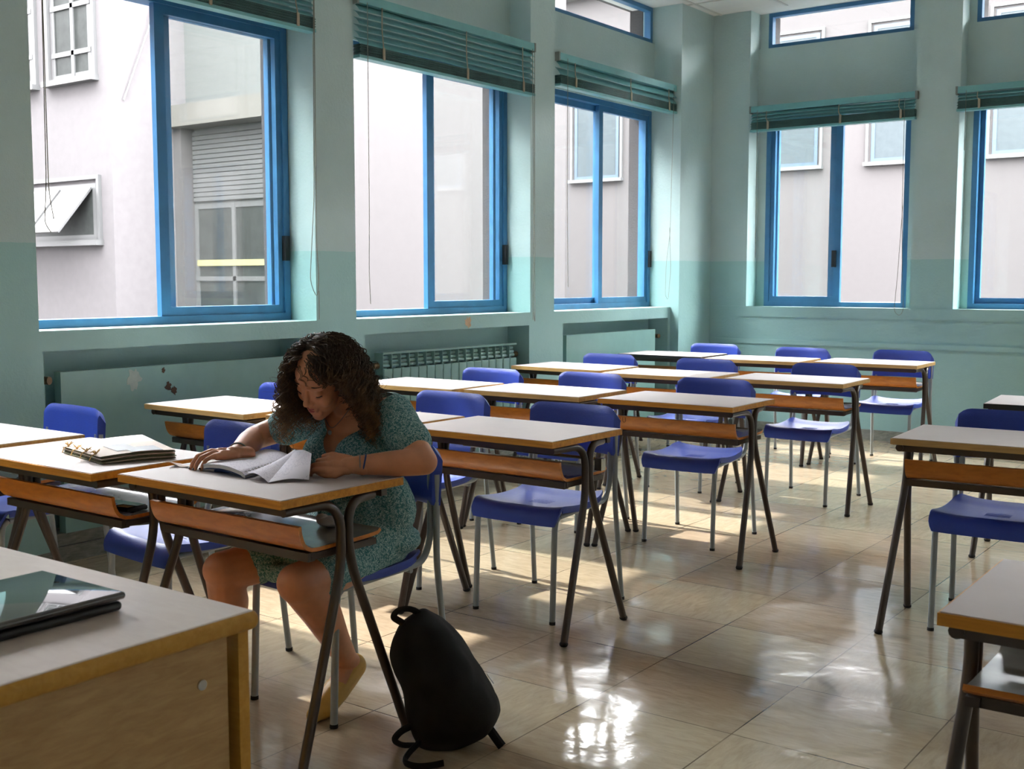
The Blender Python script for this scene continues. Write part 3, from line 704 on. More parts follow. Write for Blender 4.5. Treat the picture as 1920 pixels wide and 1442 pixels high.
M['raffia'] = plain('straw_raffia', lin(204, 168, 110), .8, var=.15)
M['photo1'] = plain('grey_printed_photo', lin(112, 120, 124), .5, var=.3)
M['bluecov'] = plain('dark_blue_cover', lin(28, 62, 120), .5)
M['whitep'] = plain('white_card', lin(225, 222, 220), .7)
# open exercise book, the right-hand leaf being turned
nb = empty('exercise_book', (-2.66, 2.32, .741), label='open handwritten exercise book under the student\'s hands, one page being turned', category='notebook')
O = Vector(nb.location)
L0, L1, S0, S1 = Vector((-2.755, 2.19, .762)), Vector((-2.80, 2.475, .770)), Vector((-2.553, 2.178, .756)), Vector((-2.640, 2.445, .762))
def lp(u, v, lift=0):
    a = L0.lerp(L1, v); b = S0.lerp(S1, v); p = a.lerp(b, u); p.z += .010 * math.sin(math.pi * min(1, u * 1.0)) * (1 - .3 * v) - .006 * (u > .98) + lift; return p - O
m_ = MB(); m_.grid(lambda u, v: lp(u, v), 14, 8, .0015, dirn=(0, 0, 1)); m_.obj('left_page', M['page'], nb)
m_ = MB()
for k in range(4): m_.grid(lambda u, v, k=k: lp(.01 + .985 * u, v, -.0022 - .0024 * k) , 10, 4, .0016, dirn=(0, 0, 1))
m_.obj('page_block', M['whitep'], nb)
m_ = MB(); m_.grid(lambda u, v: (lambda p: Vector((p.x, p.y, max(.0018, p.z - .0135))))(lp(u * 1.0, v)), 8, 4, .0012, dirn=(0, 0, 1)); m_.obj('cover', M['bluecov'], nb)
# turned leaf: rises from the spine, folds over and comes to the fingers
C0, C1 = Vector((-2.440, 2.165, .7435)), Vector((-2.575, 2.395, .795))
R0, R1 = Vector((-2.362, 2.245, .748)), Vector((-2.392, 2.285, .815))
def leaf1(u, v):
    a = S0.lerp(S1, v); b = C0.lerp(C1, v); p = a.lerp(b, u); p.z += .012 * math.sin(math.pi * u); return p - O
def leaf2(u, v):
    a = C0.lerp(C1, v); b = R0.lerp(R1, v); p = a.lerp(b, u); p += Vector((-.01, .012, 0)) * math.sin(math.pi * u) * (1 - .3 * v); p.z += .004 * math.sin(math.pi * u); return p - O
m_ = MB(); m_.grid(leaf1, 10, 6, .0008); m_.grid(leaf2, 10, 8, .0008); m_.obj('turning_page', M['page'], nb)
m_ = MB()
for i in range(16):
    t = .03 + .94 * i / 15; p = lp(.965, t); q = leaf1(.04, t); m_.tube([p + Vector((0, 0, .0015)), (p + q) / 2 + Vector((0, 0, .004)), q + Vector((0, 0, .0015))], .0009, 5)
m_.obj('spiral_binding', M['cord'], nb)
bb = empty('book', (-2.735, 2.265, .7405), label='thin blue and white book lying under the exercise book', category='book')
m_ = MB(); m_.box((-.055, -.06, .0008), (.052, .10, .0060)); m_.obj('pages', M['whitep'], bb)
m_ = MB(); m_.box((-.002, -.062, .0002), (.054, .10, .0066)); m_.obj('cover', M['bluecov'], bb); bb.rotation_euler = (0, 0, R(14))
wr_ = MB(); wr_.grid(lambda u, v: (-.06 + .09 * u, -.012 + .045 * v, .002 + .016 * (1 - u) ** 2 * (1 - v) + .003 * math.sin(9 * u)), 8, 4, .0008)
wo = wr_.obj('wrapper', M['page2'], None, label='crumpled cream wrapper under the student\'s right fingertips', category='wrapper'); wo.location = (-2.86, 2.21, .7405); wo.rotation_euler = (0, 0, R(20))
# scrapbook with raffia bows
sb = empty('scrapbook', (-3.23, 2.25, .741), label='bulky scrapbook tied with raffia bows lying on the desk left of the student', category='scrapbook')
O = Vector(sb.location)
qa, qb, qc, qd = Vector((-3.425, 2.150, .765)), Vector((-3.112, 2.082, .765)), Vector((-3.030, 2.300, .769)), Vector((-3.395, 2.440, .773))
def sbp(u, v, z=0, g=1.0):
    p = qa.lerp(qb, u).lerp(qd.lerp(qc, u), v); c_ = (qa + qb + qc + qd) / 4; p = c_ + (p - c_) * g; p.z += z + .004 * math.sin(math.pi * v) * 1.2; return p - O
def sheet(z0, th, mat, name, g=1.0, dx=0):
    m_ = MB(); m_.grid(lambda u, v: sbp(u, v, 0, g) * 1 + Vector((dx, 0, 0)) if False else (lambda p: Vector((p.x + dx, p.y, (p.z) * 1.0 + z0)))(sbp(u, v, 0, g)), 6, 6, th, dirn=(0, 0, 1)); return m_.obj(name, M[mat], sb)
sheet(0, .0012, 'page2', 'cover_page')
for i, (z0, mat, g, dx) in enumerate(((-.004, 'kraft', .995, .004), (-.009, 'page2', .98, .006), (-.013, 'kraft', .985, .004), (-.0175, 'kraft', .99, .010), (-.0215, 'page2', .975, .008))):
    sheet(z0, .0022, mat, 'page', g, dx)
m_ = MB(); m_.grid(lambda u, v: (lambda p: Vector((p.x + .004, p.y, .0035)))(sbp(u, v, 0, 1.0)), 6, 6, .002, dirn=(0, 0, 1)); m_.obj('back_cover', M['kraft'], sb)
for (u0, u1, v0, v1) in ((.45, .86, .30, .58), (.72, 1.0, .42, .84)):
    m_ = MB(); m_.grid(lambda u, v: sbp(u0 + (u1 - u0) * u, v0 + (v1 - v0) * v, .0016), 4, 4, .0008, dirn=(0, 0, 1)); m_.obj('photo', M['photo1'], sb)
rnd = random.Random(5)
for i in range(4):
    t = .12 + .24 * i; p = sbp(t, .03); m_ = MB()
    for k in range(6):
        a = 2 * math.pi * k / 6 + rnd.random(); m_.tube([p + Vector((0, 0, .002)), p + Vector((.009 * math.cos(a), .009 * math.sin(a), .010)), p + Vector((.017 * math.cos(a), .017 * math.sin(a), .006 + .01 * rnd.random()))], [.0025, .0022, .001], 5)
    m_.tube([p + Vector((-.012, -.016, -.020)), p + Vector((-.006, -.013, -.004)), p + Vector((0, 0, .003))], .002, 5)
    m_.obj('raffia_bow', M['raffia'], sb)
# things in the shelves
ph = empty('calculator', (-3.125, 2.165, .5875), label='black calculator lying in the shelf under the scrapbook desk', category='calculator'); ph.rotation_euler = (0, 0, R(4))
m_ = MB(); m_.rbox((-.075, -.040, 0), (.075, .040, .014), .005); m_.obj('case', M['blackp'], ph)
m_ = MB(); m_.rbox((-.070, -.036, .0142), (.070, .036, .0165), .001); m_.obj('slide_cover', M['gloss'], ph)
M['foil'] = plain('crinkled_foil', lin(200, 200, 205), .25, metal=.8, bump=.6, bscale=120)
bp = MB(); bp.grid(lambda u, v: (-.09 + .18 * u, -.02 + .04 * v, .004 + .004 * math.sin(14 * u) * math.sin(5 * v)), 24, 4, .001); b_ = bp.obj('blister_pack', M['foil'], None, label='shiny foil strip lying in the shelf left of the calculator', category='blister pack'); b_.location = (-3.30, 2.20, .5885)
for i, (x, y, lab) in enumerate([(-2.775, 2.335, 'black and white leaflet in the shelf under the exercise book desk, at its left end')]):
    m_ = MB(); m_.grid(lambda u, v: (-.06 + .12 * u, -.05 + .10 * v, .003 + .012 * u * (1 - v)), 6, 4, .002); o_ = m_.obj('leaflet', M['whitep'], None, label=lab, category='leaflet'); o_.location = (x, y, .592)
m_ = MB(); m_.box((-.05, -.03, .0175), (.05, .0, .0185)); 
ti = MB(); rnd = random.Random(9)
ti.ell((0, 0, .018), (.045, .03, .016)); ti.ell((.03, .01, .026), (.02, .018, .015)); ti.ell((-.02, -.008, .026), (.024, .016, .014)); t_ = ti.obj('tissue', M['whitep'], None, label='crumpled white tissue in the shelf in front of the student\'s lap', category='tissue'); t_.location = (-2.40, 2.36, .5865)

# ---------------------------------------------------------------- backpack
bk = empty('backpack', (-2.015, 2.455, 0), label='black backpack standing on the floor, leaning against the student\'s desk leg', category='backpack')
bk.rotation_euler = (0, 0, R(36.3))
# local: x to the picture right, y away from the camera
def interp(tab, z):
    for (z0, a0), (z1, a1) in zip(tab, tab[1:]):
        if z0 <= z <= z1: t = (z - z0) / (z1 - z0); return a0 + (a1 - a0) * t
    return tab[0][1] if z < tab[0][0] else tab[-1][1]
XLt = [(0, -.100), (.03, -.116), (.09, -.128), (.126, -.138), (.186, -.150), (.26, -.176), (.30, -.174), (.327, -.158), (.357, -.134), (.385, -.105)]
XRt = [(0, .035), (.012, .075), (.03, .105), (.06, .128), (.09, .136), (.126, .122), (.186, .088), (.26, .046), (.327, .000), (.357, -.028), (.385, -.055)]
DPt = [(0, .070), (.03, .098), (.10, .115), (.20, .112), (.30, .085), (.357, .055), (.385, .028)]
bag = MB(); nz, na = 56, 72
def bagp(u, v):
    z = .385 * (1 - (1 - v) ** 1.35) if v > .0 else 0; sm = lambda T: (interp(T, z - .012) + interp(T, z) * 2 + interp(T, z + .012)) / 4
    xl, xr, d_ = sm(XLt), sm(XRt), sm(DPt); k_ = math.sqrt(max(.0004, 1 - (max(0, z - .335) / .050) ** 2)); cx_ = (xl + xr) / 2; xl, xr, d_ = cx_ + (xl - cx_) * k_, cx_ + (xr - cx_) * k_, d_ * k_; a = 2 * math.pi * u; c_, s_ = math.cos(a), math.sin(a)
    px = math.copysign(abs(c_) ** .80, c_); py = math.copysign(abs(s_) ** .80, s_)
    p = Vector(((xl + xr) / 2 + (xr - xl) / 2 * px, d_ * py, z + .002))
    f = min(1, v * 6, (1 - v) * 6) if True else 1
    n_ = noise.noise(p * 11) * .008 + noise.noise(Vector((p.x * 26, p.y * 26, p.z * 12))) * .006
    if py < 0: n_ += .014 * math.exp(-((p.x - (-.02 + (.385 - z) * .22)) / .10) ** 2) * math.exp(-((z - .15) / .10) ** 2)
    return Vector((p.x + n_ * px * f, p.y + n_ * py * f - (.0), p.z))
bag.grid(bagp, na, nz); bag.add([bagp(i / na, 0) for i in range(na)], [tuple(range(na))]); bag.add([bagp(i / na, 1) for i in range(na)], [tuple(range(na))])
M['bag'] = plain('black_nylon', lin(17, 17, 18), .75, var=.25, bump=.5, bscale=500, spec=.25)
bag.obj('bag_body', M['bag'], bk)
m_ = MB(); m_.tube(fillet([(-.135, -.02, .350), (-.165, -.03, .372), (-.150, -.03, .392), (-.115, -.02, .394), (-.085, -.01, .372)], .02), .0045, 8, flat=2.2); m_.obj('handle', M['bag'], bk)
m_ = MB(); m_.tube(fillet([(-.10, -.06, .075), (-.140, -.08, .062), (-.160, -.09, .040), (-.135, -.10, .030), (-.10, -.09, .026)], .02), .006, 8, flat=1.8); m_.obj('strap', M['bag'], bk)
m_ = MB(); m_.tube(fillet([(-.085, -.07, .030), (-.115, -.12, .016), (-.125, -.165, .009), (-.09, -.19, .008), (-.05, -.185, .008), (-.015, -.175, .012)], .03), .0065, 8, flat=1.6); m_.obj('strap', M['bag'], bk)
m_ = MB(); m_.tube(fillet([(.085, -.03, .075), (.108, -.04, .05), (.130, -.05, .022), (.142, -.055, .008)], .02), .010, 8, flat=1.5); m_.obj('strap', M['bag'], bk)
m_ = MB(); m_.tube([(.098, -.02, .205), (.118, -.03, .180)], .0013, 5); m_.obj('zip_pull', M['metal'], bk)
#GIRL
# ---------------------------------------------------------------- the student
def skin_mat(name, c, rough=.5):
    m = N(name); co = m.coord(); m.p.inputs['Roughness'].default_value = rough
    d = tuple(x * .88 for x in c[:3]) + (1,); u = tuple(min(1, x * 1.12) for x in c[:3]) + (1,)
    m.l(m.ramp(m.noise(co, 16, 4), [(.3, d), (.7, u)]), m.p.inputs['Base Color'])
    m.p.inputs['Subsurface Weight'].default_value = .12; m.p.inputs['Subsurface Radius'].default_value = (.9, .35, .2); m.p.inputs['Subsurface Scale'].default_value = .01
    m.bump(m.noise(co, 240, 2), .08, .002); return m.m
M['skin'] = skin_mat('tanned_skin', lin(194, 132, 96))
M['lips'] = plain('lips', lin(168, 84, 78), .4)
M['darkhair'] = plain('eyebrow_and_lashes', lin(38, 26, 20), .6)
M['nail'] = plain('dark_nail_polish', lin(34, 30, 44), .2)
def dress_mat():
    m = N('teal_floral_cotton'); co = m.coord()
    wob = m.n('ShaderNodeMix', data_type='VECTOR'); 
    v = m.n('ShaderNodeTexVoronoi', i_Scale=250.0, feature='DISTANCE_TO_EDGE'); m.l(co, v.inputs['Vector'])
    v2 = m.n('ShaderNodeTexVoronoi', i_Scale=380.0); m.l(co, v2.inputs['Vector'])
    a = m.ramp(v.outputs['Distance'], [(.06, (1, 1, 1, 1)), (.14, (0, 0, 0, 1))])
    b = m.ramp(v2.outputs['Distance'], [(.22, (1, 1, 1, 1)), (.34, (0, 0, 0, 1))])
    brk = m.math('GREATER_THAN', m.noise(co, 150, 2), .47)
    f = m.math('MAXIMUM', m.math('MULTIPLY', a, brk), m.math('MULTIPLY', b, .7))
    m.l(m.mix(f, lin(56, 110, 114), lin(172, 196, 192)), m.p.inputs['Base Color']); m.p.inputs['Roughness'].default_value = .9
    m.p.inputs['Specular IOR Level'].default_value = .2
    m.bump(m.noise(co, 22, 3, .6), .5, .02); return m.m
M['dress'] = dress_mat()
def hair_mat():
    m = N('dark_brown_hair'); co = m.coord(); n1 = m.noise(co, 26, 3, .6)
    sx = m.n('ShaderNodeSeparateXYZ'); m.l(co, sx.inputs[0])
    low = m.math('MULTIPLY', m.math('SUBTRACT', 1.0, sx.outputs[2]), 2.2)    # lighter ends
    k = m.math('ADD', m.math('MULTIPLY', n1, .7), m.math('MULTIPLY', low, .55))
    m.l(m.ramp(k, [(.26, lin(64, 50, 38)), (.50, lin(102, 78, 52)), (.82, lin(178, 132, 78))]), m.p.inputs['Base Color'])
    m.p.inputs['Roughness'].default_value = .62; m.p.inputs['Specular IOR Level'].default_value = .18; return m.m
M['hair'] = hair_mat()
V = Vector
girl = empty('person', (-2.50, 2.60, .44), label='seated person with dark curly hair in a teal floral dress, leaning over her desk', category='person')
GO = V(girl.location)
def gobj(mb, name, mats, **kw):
    """parts are written in world coordinates"""
    o = mb.obj(name, mats, girl, **kw); o.matrix_parent_inverse = Matrix.Translation(-GO); return o
# joints
P_ = dict(hipL=V((-2.415, 2.600, .520)), hipR=V((-2.590, 2.600, .520)), kneeL=V((-2.352, 2.190, .462)), kneeR=V((-2.712, 2.222, .438)),
          ankL=V((-2.445, 2.470, .150)), ankR=V((-2.800, 2.300, .085)),
          shL=V((-2.358, 2.590, .905)), shR=V((-2.672, 2.590, .880)), elL=V((-2.170, 2.520, .782)), elR=V((-2.865, 2.490, .800)),
          wrL=V((-2.322, 2.375, .776)), wrR=V((-2.735, 2.300, .782)))
torso_spine = [V((-2.50, 2.600, .53)), V((-2.50, 2.615, .66)), V((-2.505, 2.600, .79)), V((-2.512, 2.572, .885))]
def torso(mb, g):
    mb.ell(V((-2.500, 2.600, .535)), (.170 + g, .130 + g, .105 + g)); mb.ell(V((-2.500, 2.610, .650)), (.140 + g, .100 + g, .120 + g))
    mb.ell(V((-2.507, 2.600, .770)), (.148 + g, .102 + g, .125 + g)); mb.ell(V((-2.512, 2.595, .860)), (.150 + g, .080 + g, .080 + g))
    mb.ell(V((-2.575, 2.520, .775)), (.060 + g, .055 + g, .058 + g)); mb.ell(V((-2.440, 2.518, .780)), (.060 + g, .055 + g, .058 + g))
    mb.cap(P_['shR'] + V((.02, 0, -.005)), .052 + g, P_['shL'] + V((-.02, 0, -.005)), .054 + g); mb.cap(V((-2.60, 2.58, .905)), .042 + g, V((-2.43, 2.58, .915)), .042 + g)
# --- body
b = MB(); torso(b, 0)
b.chain([V((-2.512, 2.585, .90)), V((-2.508, 2.535, .955)), V((-2.505, 2.505, .99))], [.056, .050, .050])
for s_, S_ in (('L', 1), ('R', -1)):
    b.chain([P_['hip' + s_], P_['hip' + s_].lerp(P_['knee' + s_], .55) + V((0, 0, -.024)), P_['knee' + s_]], [.088, .068, .060])
    b.ell(P_['knee' + s_] + V((0, -.008, .004)), (.056, .056, .056))
    kn, an = P_['knee' + s_], P_['ank' + s_]
    calf = kn.lerp(an, .32) + V((0, .018, 0)); b.chain([kn, calf, kn.lerp(an, .7) + V((0, .006, 0)), an], [.057, .060, .044, .034])
    sh, el, wr = P_['sh' + s_], P_['el' + s_], P_['wr' + s_]
    b.chain([sh, sh.lerp(el, .5), el], [.053, .046, .040]); b.chain([el, el.lerp(wr, .35), wr], [.040, .040, .026])
# feet in flats: the left heel lifted, the right flat
b.chain([P_['ankL'], V((-2.452, 2.500, .125))], [.033, .034]); b.chain([V((-2.452, 2.495, .120)), V((-2.443, 2.420, .070)), V((-2.436, 2.358, .036)), V((-2.432, 2.325, .026))], [.036, .036, .034, .020])
b.chain([P_['ankR'], V((-2.805, 2.33, .05))], [.033, .036]); b.chain([V((-2.805, 2.33, .045)), V((-2.805, 2.20, .04)), V((-2.805, 2.12, .028))], [.036, .036, .022])
bv, bf = remesh(b, .0055, 8, .5)
body = MB(); body.add(bv, bf, 0, True)
# --- hands: palm, four bent fingers and a thumb
nails = MB()
def hand(wr, f, back, side, curls, spread, thumb, sc=.94):
    """f: wrist to knuckles, back: normal of the back of the hand, side: +1 if the thumb lies along f x back"""
    h = MB(); f = V(f).normalized(); back = (V(back) - f * V(back).dot(f)).normalized(); r = f.cross(back).normalized() * side   # towards the thumb
    ln = [(.041, .025, .019), (.045, .028, .020), (.041, .026, .019), (.032, .020, .017)]
    rad = [.0088, .009, .0085, .0075]
    for i in range(4):
        off = (1.5 - i) * .0185 * sc; kn = wr + f * (.078 - .004 * abs(i - 1.2)) * sc + r * off + back * (.004 - .003 * abs(i - 1.4)); base = wr + r * off * .62 + f * .006
        h.cap(base, .0145, kn - f * .004 - back * .004, .0118)
        d = (f + r * spread * (1.5 - i)).normalized(); p = kn; ax = d.cross(back).normalized(); a = 0
        c3 = curls[i]
        for k in range(3):
            a += c3[k]; dd = Matrix.Rotation(-a, 3, ax) @ d; q = p + dd * ln[i][k] * sc; h.cap(p, rad[i] * (1 - .10 * k), q, rad[i] * (1 - .10 * (k + 1)), 12)
            if k == 2:
                nb_ = Matrix.Rotation(-a, 3, ax) @ back; nails.ell(q - dd * .003 + nb_ * (rad[i] * .62), (.0048, .0048, .0032), None, 0, 8, 6)
            p = q
    t0, t1, t2, t3 = [wr + f * x * sc + r * y * sc + back * z * sc for x, y, z in thumb]
    h.cap(wr + f * .012 + r * .012, .0155, t1, .0125); h.cap(t1, .0115, t2, .0098); h.cap(t2, .0095, t3, .0078)
    nails.ell(t3 + back * .005, (.005, .005, .0032), None, 0, 8, 6)
    h.cap(wr - f * .035, .0245, wr + f * .012, .0225)
    h.cap(wr + f * .012 + r * .010, .0165, wr + f * .05 + r * .006, .0155); h.cap(wr + f * .012 - r * .012, .0155, wr + f * .045 - r * .018, .0135)
    return remesh(h, .0021, 4, .5)
lw = P_['wrL']; fl = V((-2.402, 2.325, .788)) - lw
hv, hf = hand(lw, fl, (.50, -.62, .62), -1, [(.30, .70, .45), (.42, .80, .5), (.55, .85, .5), (.62, .95, .5)], .03, [(0, 0, 0), (.044, .034, -.008), (.076, .036, -.018), (.104, .026, -.026)])
body.add(hv, hf, 0, True)
rw = P_['wrR']; fr_ = V((-2.772, 2.232, .790)) - rw
hv, hf = hand(rw, fr_, (.05, -.10, 1), 1, [(.45, .60, .35), (.42, .62, .35), (.45, .60, .35), (.5, .55, .3)], .07, [(0, 0, 0), (.030, .034, -.012), (.052, .046, -.022), (.074, .046, -.026)])
body.add(hv, hf, 0, True)
# --- head
HC = V((-2.508, 2.451, 1.018)); HR = Matrix.Rotation(R(2), 3, 'Z') @ Matrix.Rotation(R(34), 3, 'X') @ Matrix.Rotation(R(12), 3, 'Y')
def hp(x, y, z): return HC + HR @ V((x, y, z))
hd = MB()
def he(c, r, rot=None): hd.ell(hp(*c), r, HR if rot is None else HR @ rot, 0, 24, 16)
he((0, .012, .030), (.072, .090, .084)); he((0, -.030, -.020), (.060, .058, .084)); he((0, -.036, .045), (.056, .050, .040))
hd.cap(hp(-.048, .000, -.062), .020, hp(0, -.060, -.098), .020); hd.cap(hp(.048, .000, -.062), .020, hp(0, -.060, -.098), .020); he((0, -.066, -.098), (.021, .018, .016))
for s_ in (-1, 1):
    he((s_ * .035, -.055, -.030), (.025, .024, .028)); hd.cap(hp(s_ * .010, -.080, .026), .009, hp(s_ * .044, -.064, .024), .010)
    he((s_ * .031, -.070, .003), (.0150, .0125, .0115)); he((s_ * .0115, -.092, -.031), (.0078, .0085, .0065)); hd.cap(hp(s_ * .073, .012, -.018), .009, hp(s_ * .074, .020, .012), .011)
hd.cap(hp(0, -.080, .018), .0075, hp(0, -.098, -.018), .0082); he((0, -.101, -.026), (.0098, .0105, .0085)); hd.cap(hp(0, -.088, -.036), .006, hp(0, -.088, -.046), .007)
hd.cap(hp(-.016, -.083, -.054), .0062, hp(0, -.089, -.052), .0066); hd.cap(hp(.016, -.083, -.054), .0062, hp(0, -.089, -.052), .0066)
hd.cap(hp(-.012, -.083, -.063), .0068, hp(.012, -.083, -.063), .0068); he((0, -.074, -.080), (.024, .012, .014))
hd.chain([hp(0, .035, -.065), V((-2.508, 2.545, .950))], [.052, .052])
hv, hf = remesh(hd, .0026, 5, .5)
body.add(hv, hf, 0, True)
gobj(body, 'body', M['skin'])
gobj(nails, 'fingernails', M['nail'])
lp_ = MB()
for zz, rr, w_, yy in ((-.0535, .0036, .019, -.0925), (-.0610, .0044, .016, -.0915)):
    pts = [hp(w_ * t, yy + .010 * t * t, zz + (.0022 * (1 - abs(t)) if zz > -.06 else -.0012 * (1 - abs(t)))) for t in [-1 + i / 5 for i in range(11)]]
    lp_.tube(pts, [rr * (1 - .75 * abs(-1 + i / 5) ** 2) for i in range(11)], 8)
gobj(lp_, 'lips', M['lips'])
for s_ in (-1, 1):
    e = MB(); pts = [hp(s_ * (.031 + .0150 * t), -.0800 + .0075 * t * t, -.0035 - .0035 * (1 - t * t) + .001 * t) for t in [-1 + i / 5 for i in range(11)]]
    e.tube(pts, [.0016] * 11, 6)
    for i in range(1, 11): p = pts[i]; e.tube([p, p + HR @ V((s_ * .002, -.005, -.0045))], [.0006, .0002], 4)
    gobj(e, 'eyelashes', M['darkhair'])
    e = MB(); pts = [hp(s_ * (.031 + .019 * t), -.0815 + .012 * t * t + .002 * t, .0270 + .0045 * (1 - (t - .2) ** 2)) for t in [-1 + i / 5 for i in range(11)]]
    e.tube(pts, [.0030 * (1 - .6 * max(0, -1 + i / 5)) for i in range(11)], 6, flat=.6); gobj(e, 'eyebrow', M['darkhair'])
# --- dress: bodice with a V neck, sleeves, skirt over the thighs
d = MB(); torso(d, .012); d.ell(V((-2.495, 2.605, .60)), (.190, .140, .15)); d.ell(V((-2.495, 2.61, .50)), (.200, .155, .058))
for s_, t_ in (('L', .58), ('R', .50)):
    sh, el = P_['sh' + s_], P_['el' + s_]; d.chain([sh, sh.lerp(el, t_)], [.066, .064])
    hi, kn = P_['hip' + s_], P_['knee' + s_]; d.chain([hi, hi.lerp(kn, .45) + V((0, 0, -.026)), hi.lerp(kn, .74 if s_ == 'L' else .70) + V((0, 0, -.008))], [.102, .080, .076])
d.cap(V((-2.47, 2.40, .470)), .055, V((-2.56, 2.40, .465)), .055); d.cap(V((-2.47, 2.33, .440)), .030, V((-2.60, 2.33, .425)), .030)
vs, fs = remesh(d, .006, 6, .5)
out = []
for v in vs:
    n_ = noise.noise(V((v.x * 9, v.y * 9, v.z * 4))) * .007 + noise.noise(v * 26) * .0035
    dn = V((v.x + 2.5, v.y - 2.6, 0)); dn = dn.normalized() if dn.length > .01 else dn
    q = v + dn * (n_ + .003 * math.sin(v.x * 70 + v.z * 20)); q.z = max(q.z, .4405 if v.y > 2.33 else q.z); out.append(q)
d = MB(); d.add(out, fs, 0, True); do = gobj(d, 'dress', M['dress'])
import bmesh
bm = bmesh.new(); bm.from_mesh(do.data); VA = V((-2.512, 2.5, .752)); wl_, wr2 = .42, .80     # V neck: tip and slopes of its two edges
for sl, sg in ((wl_, -1), (wr2, 1)):
    no = V((sg, 0, -sl)).normalized(); g = [x for x in bm.faces if x.calc_center_median().y < 2.585 and x.calc_center_median().z > .74]
    ge = list({e for f in g for e in f.edges}); gv = list({v for f in g for v in f.verts}); bmesh.ops.bisect_plane(bm, geom=g + ge + gv, plane_co=VA, plane_no=no, dist=1e-5)
dl = []
for f in bm.faces:
    c_ = f.calc_center_median(); dx, dz = c_.x - VA.x, c_.z - VA.z
    if (c_.y < 2.585 and dz > 0 and -wl_ * dz < dx < wr2 * dz) or (c_.z > .895 and (c_ - V((-2.51, 2.575, c_.z))).length < .082): dl.append(f)
bmesh.ops.delete(bm, geom=dl, context='FACES'); bm.to_mesh(do.data); bm.free()
# necklace, bracelets, shoes
M['silver'] = plain('silver', lin(140, 140, 136), .3, metal=.9)
n_ = MB(); n_.tube(fillet([V((-2.575, 2.50, .925)), V((-2.545, 2.490, .885)), V((-2.510, 2.482, .852)), V((-2.475, 2.490, .885)), V((-2.445, 2.50, .925))], .03), .0012, 5); n_.ell(V((-2.510, 2.476, .846)), (.007, .004, .008), None, 0, 10, 6); gobj(n_, 'necklace', M['silver'])
def bracelet(p, ax, r, tk, mat):
    ax = V(ax).normalized(); u = ax.orthogonal().normalized(); w_ = ax.cross(u); k = MB(); k.tube([p + (u * math.cos(t) + w_ * math.sin(t)) * r for t in [2 * math.pi * i / 24 for i in range(25)]], tk, 6, cap=False); gobj(k, 'bracelet', M[mat])
axl = P_['wrL'] - P_['elL']; bracelet(P_['wrL'] - axl * .12, axl, .0285, .002, 'silver'); bracelet(P_['wrL'] - axl * .17, axl + V((0, 0, .05)), .0295, .0028, 'bluecov')
axr = P_['wrR'] - P_['elR']; bracelet(P_['wrR'] - axr * .10, axr, .0285, .0026, 'cord')
M['shoe'] = plain('mustard_leather', lin(186, 146, 66), .45, var=.1)
def shoe(pts, rs, op):
    s_ = MB(); s_.chain(pts, rs); vs, fs = remesh(s_, .004, 4, .5); keep = []
    for f in fs:
        c_ = sum((vs[i] for i in f), V()) / len(f)
        if (c_ - op[0]).dot(op[1]) > 0 and (c_ - op[0]).length < op[2]: continue
        keep.append(f)
    m_ = MB(); m_.add([V((v.x, v.y, max(v.z, .0015))) for v in vs], keep, 0, True); gobj(m_, 'shoe', M['shoe'])
shoe([V((-2.452, 2.505, .118)), V((-2.443, 2.420, .066)), V((-2.436, 2.355, .036)), V((-2.432, 2.318, .024))], [.041, .041, .039, .024], (V((-2.448, 2.462, .118)), V((0, -.62, .78)), .058))
shoe([V((-2.805, 2.335, .042)), V((-2.805, 2.20, .040)), V((-2.805, 2.112, .026))], [.041, .041, .026], (V((-2.805, 2.28, .062)), V((0, 0, 1)), .07))
# --- hair: curls rooted on the scalp, falling around the bent head
hair = MB(); rnd = random.Random(11)
sk = MB(); sk.ell(hp(0, .032, .038), (.077, .083, .086), HR, 0, 28, 18)
cells = []
HI = HR.transposed()
def push(p, rr=1.0):
    """keeps a strand outside the skull and off the face"""
    q = HI @ (p - HC); c_ = V((0, .018, .025)); e = q - c_; k = math.sqrt((e.x / .082) ** 2 + (e.y / .098) ** 2 + (e.z / .094) ** 2)
    if k < rr: e = e * (rr / max(k, 1e-4)); q = c_ + e
    if q.y < -.020 and q.z < .075:
        lim = (.060 if q.z > -.09 else .040) if side_of[0] < 0 else (.056 if q.z > -.09 else .050)
        if side_of[0] < 0:
            if q.z < .062 and q.z > -.125: q.y = max(q.y, -.040); q.x = max(q.x, .030)
            elif q.x < lim: q.x = lim
        if side_of[0] > 0 and q.x > -lim: q.x = -lim
    return HC + HR @ q
side_of = [0]
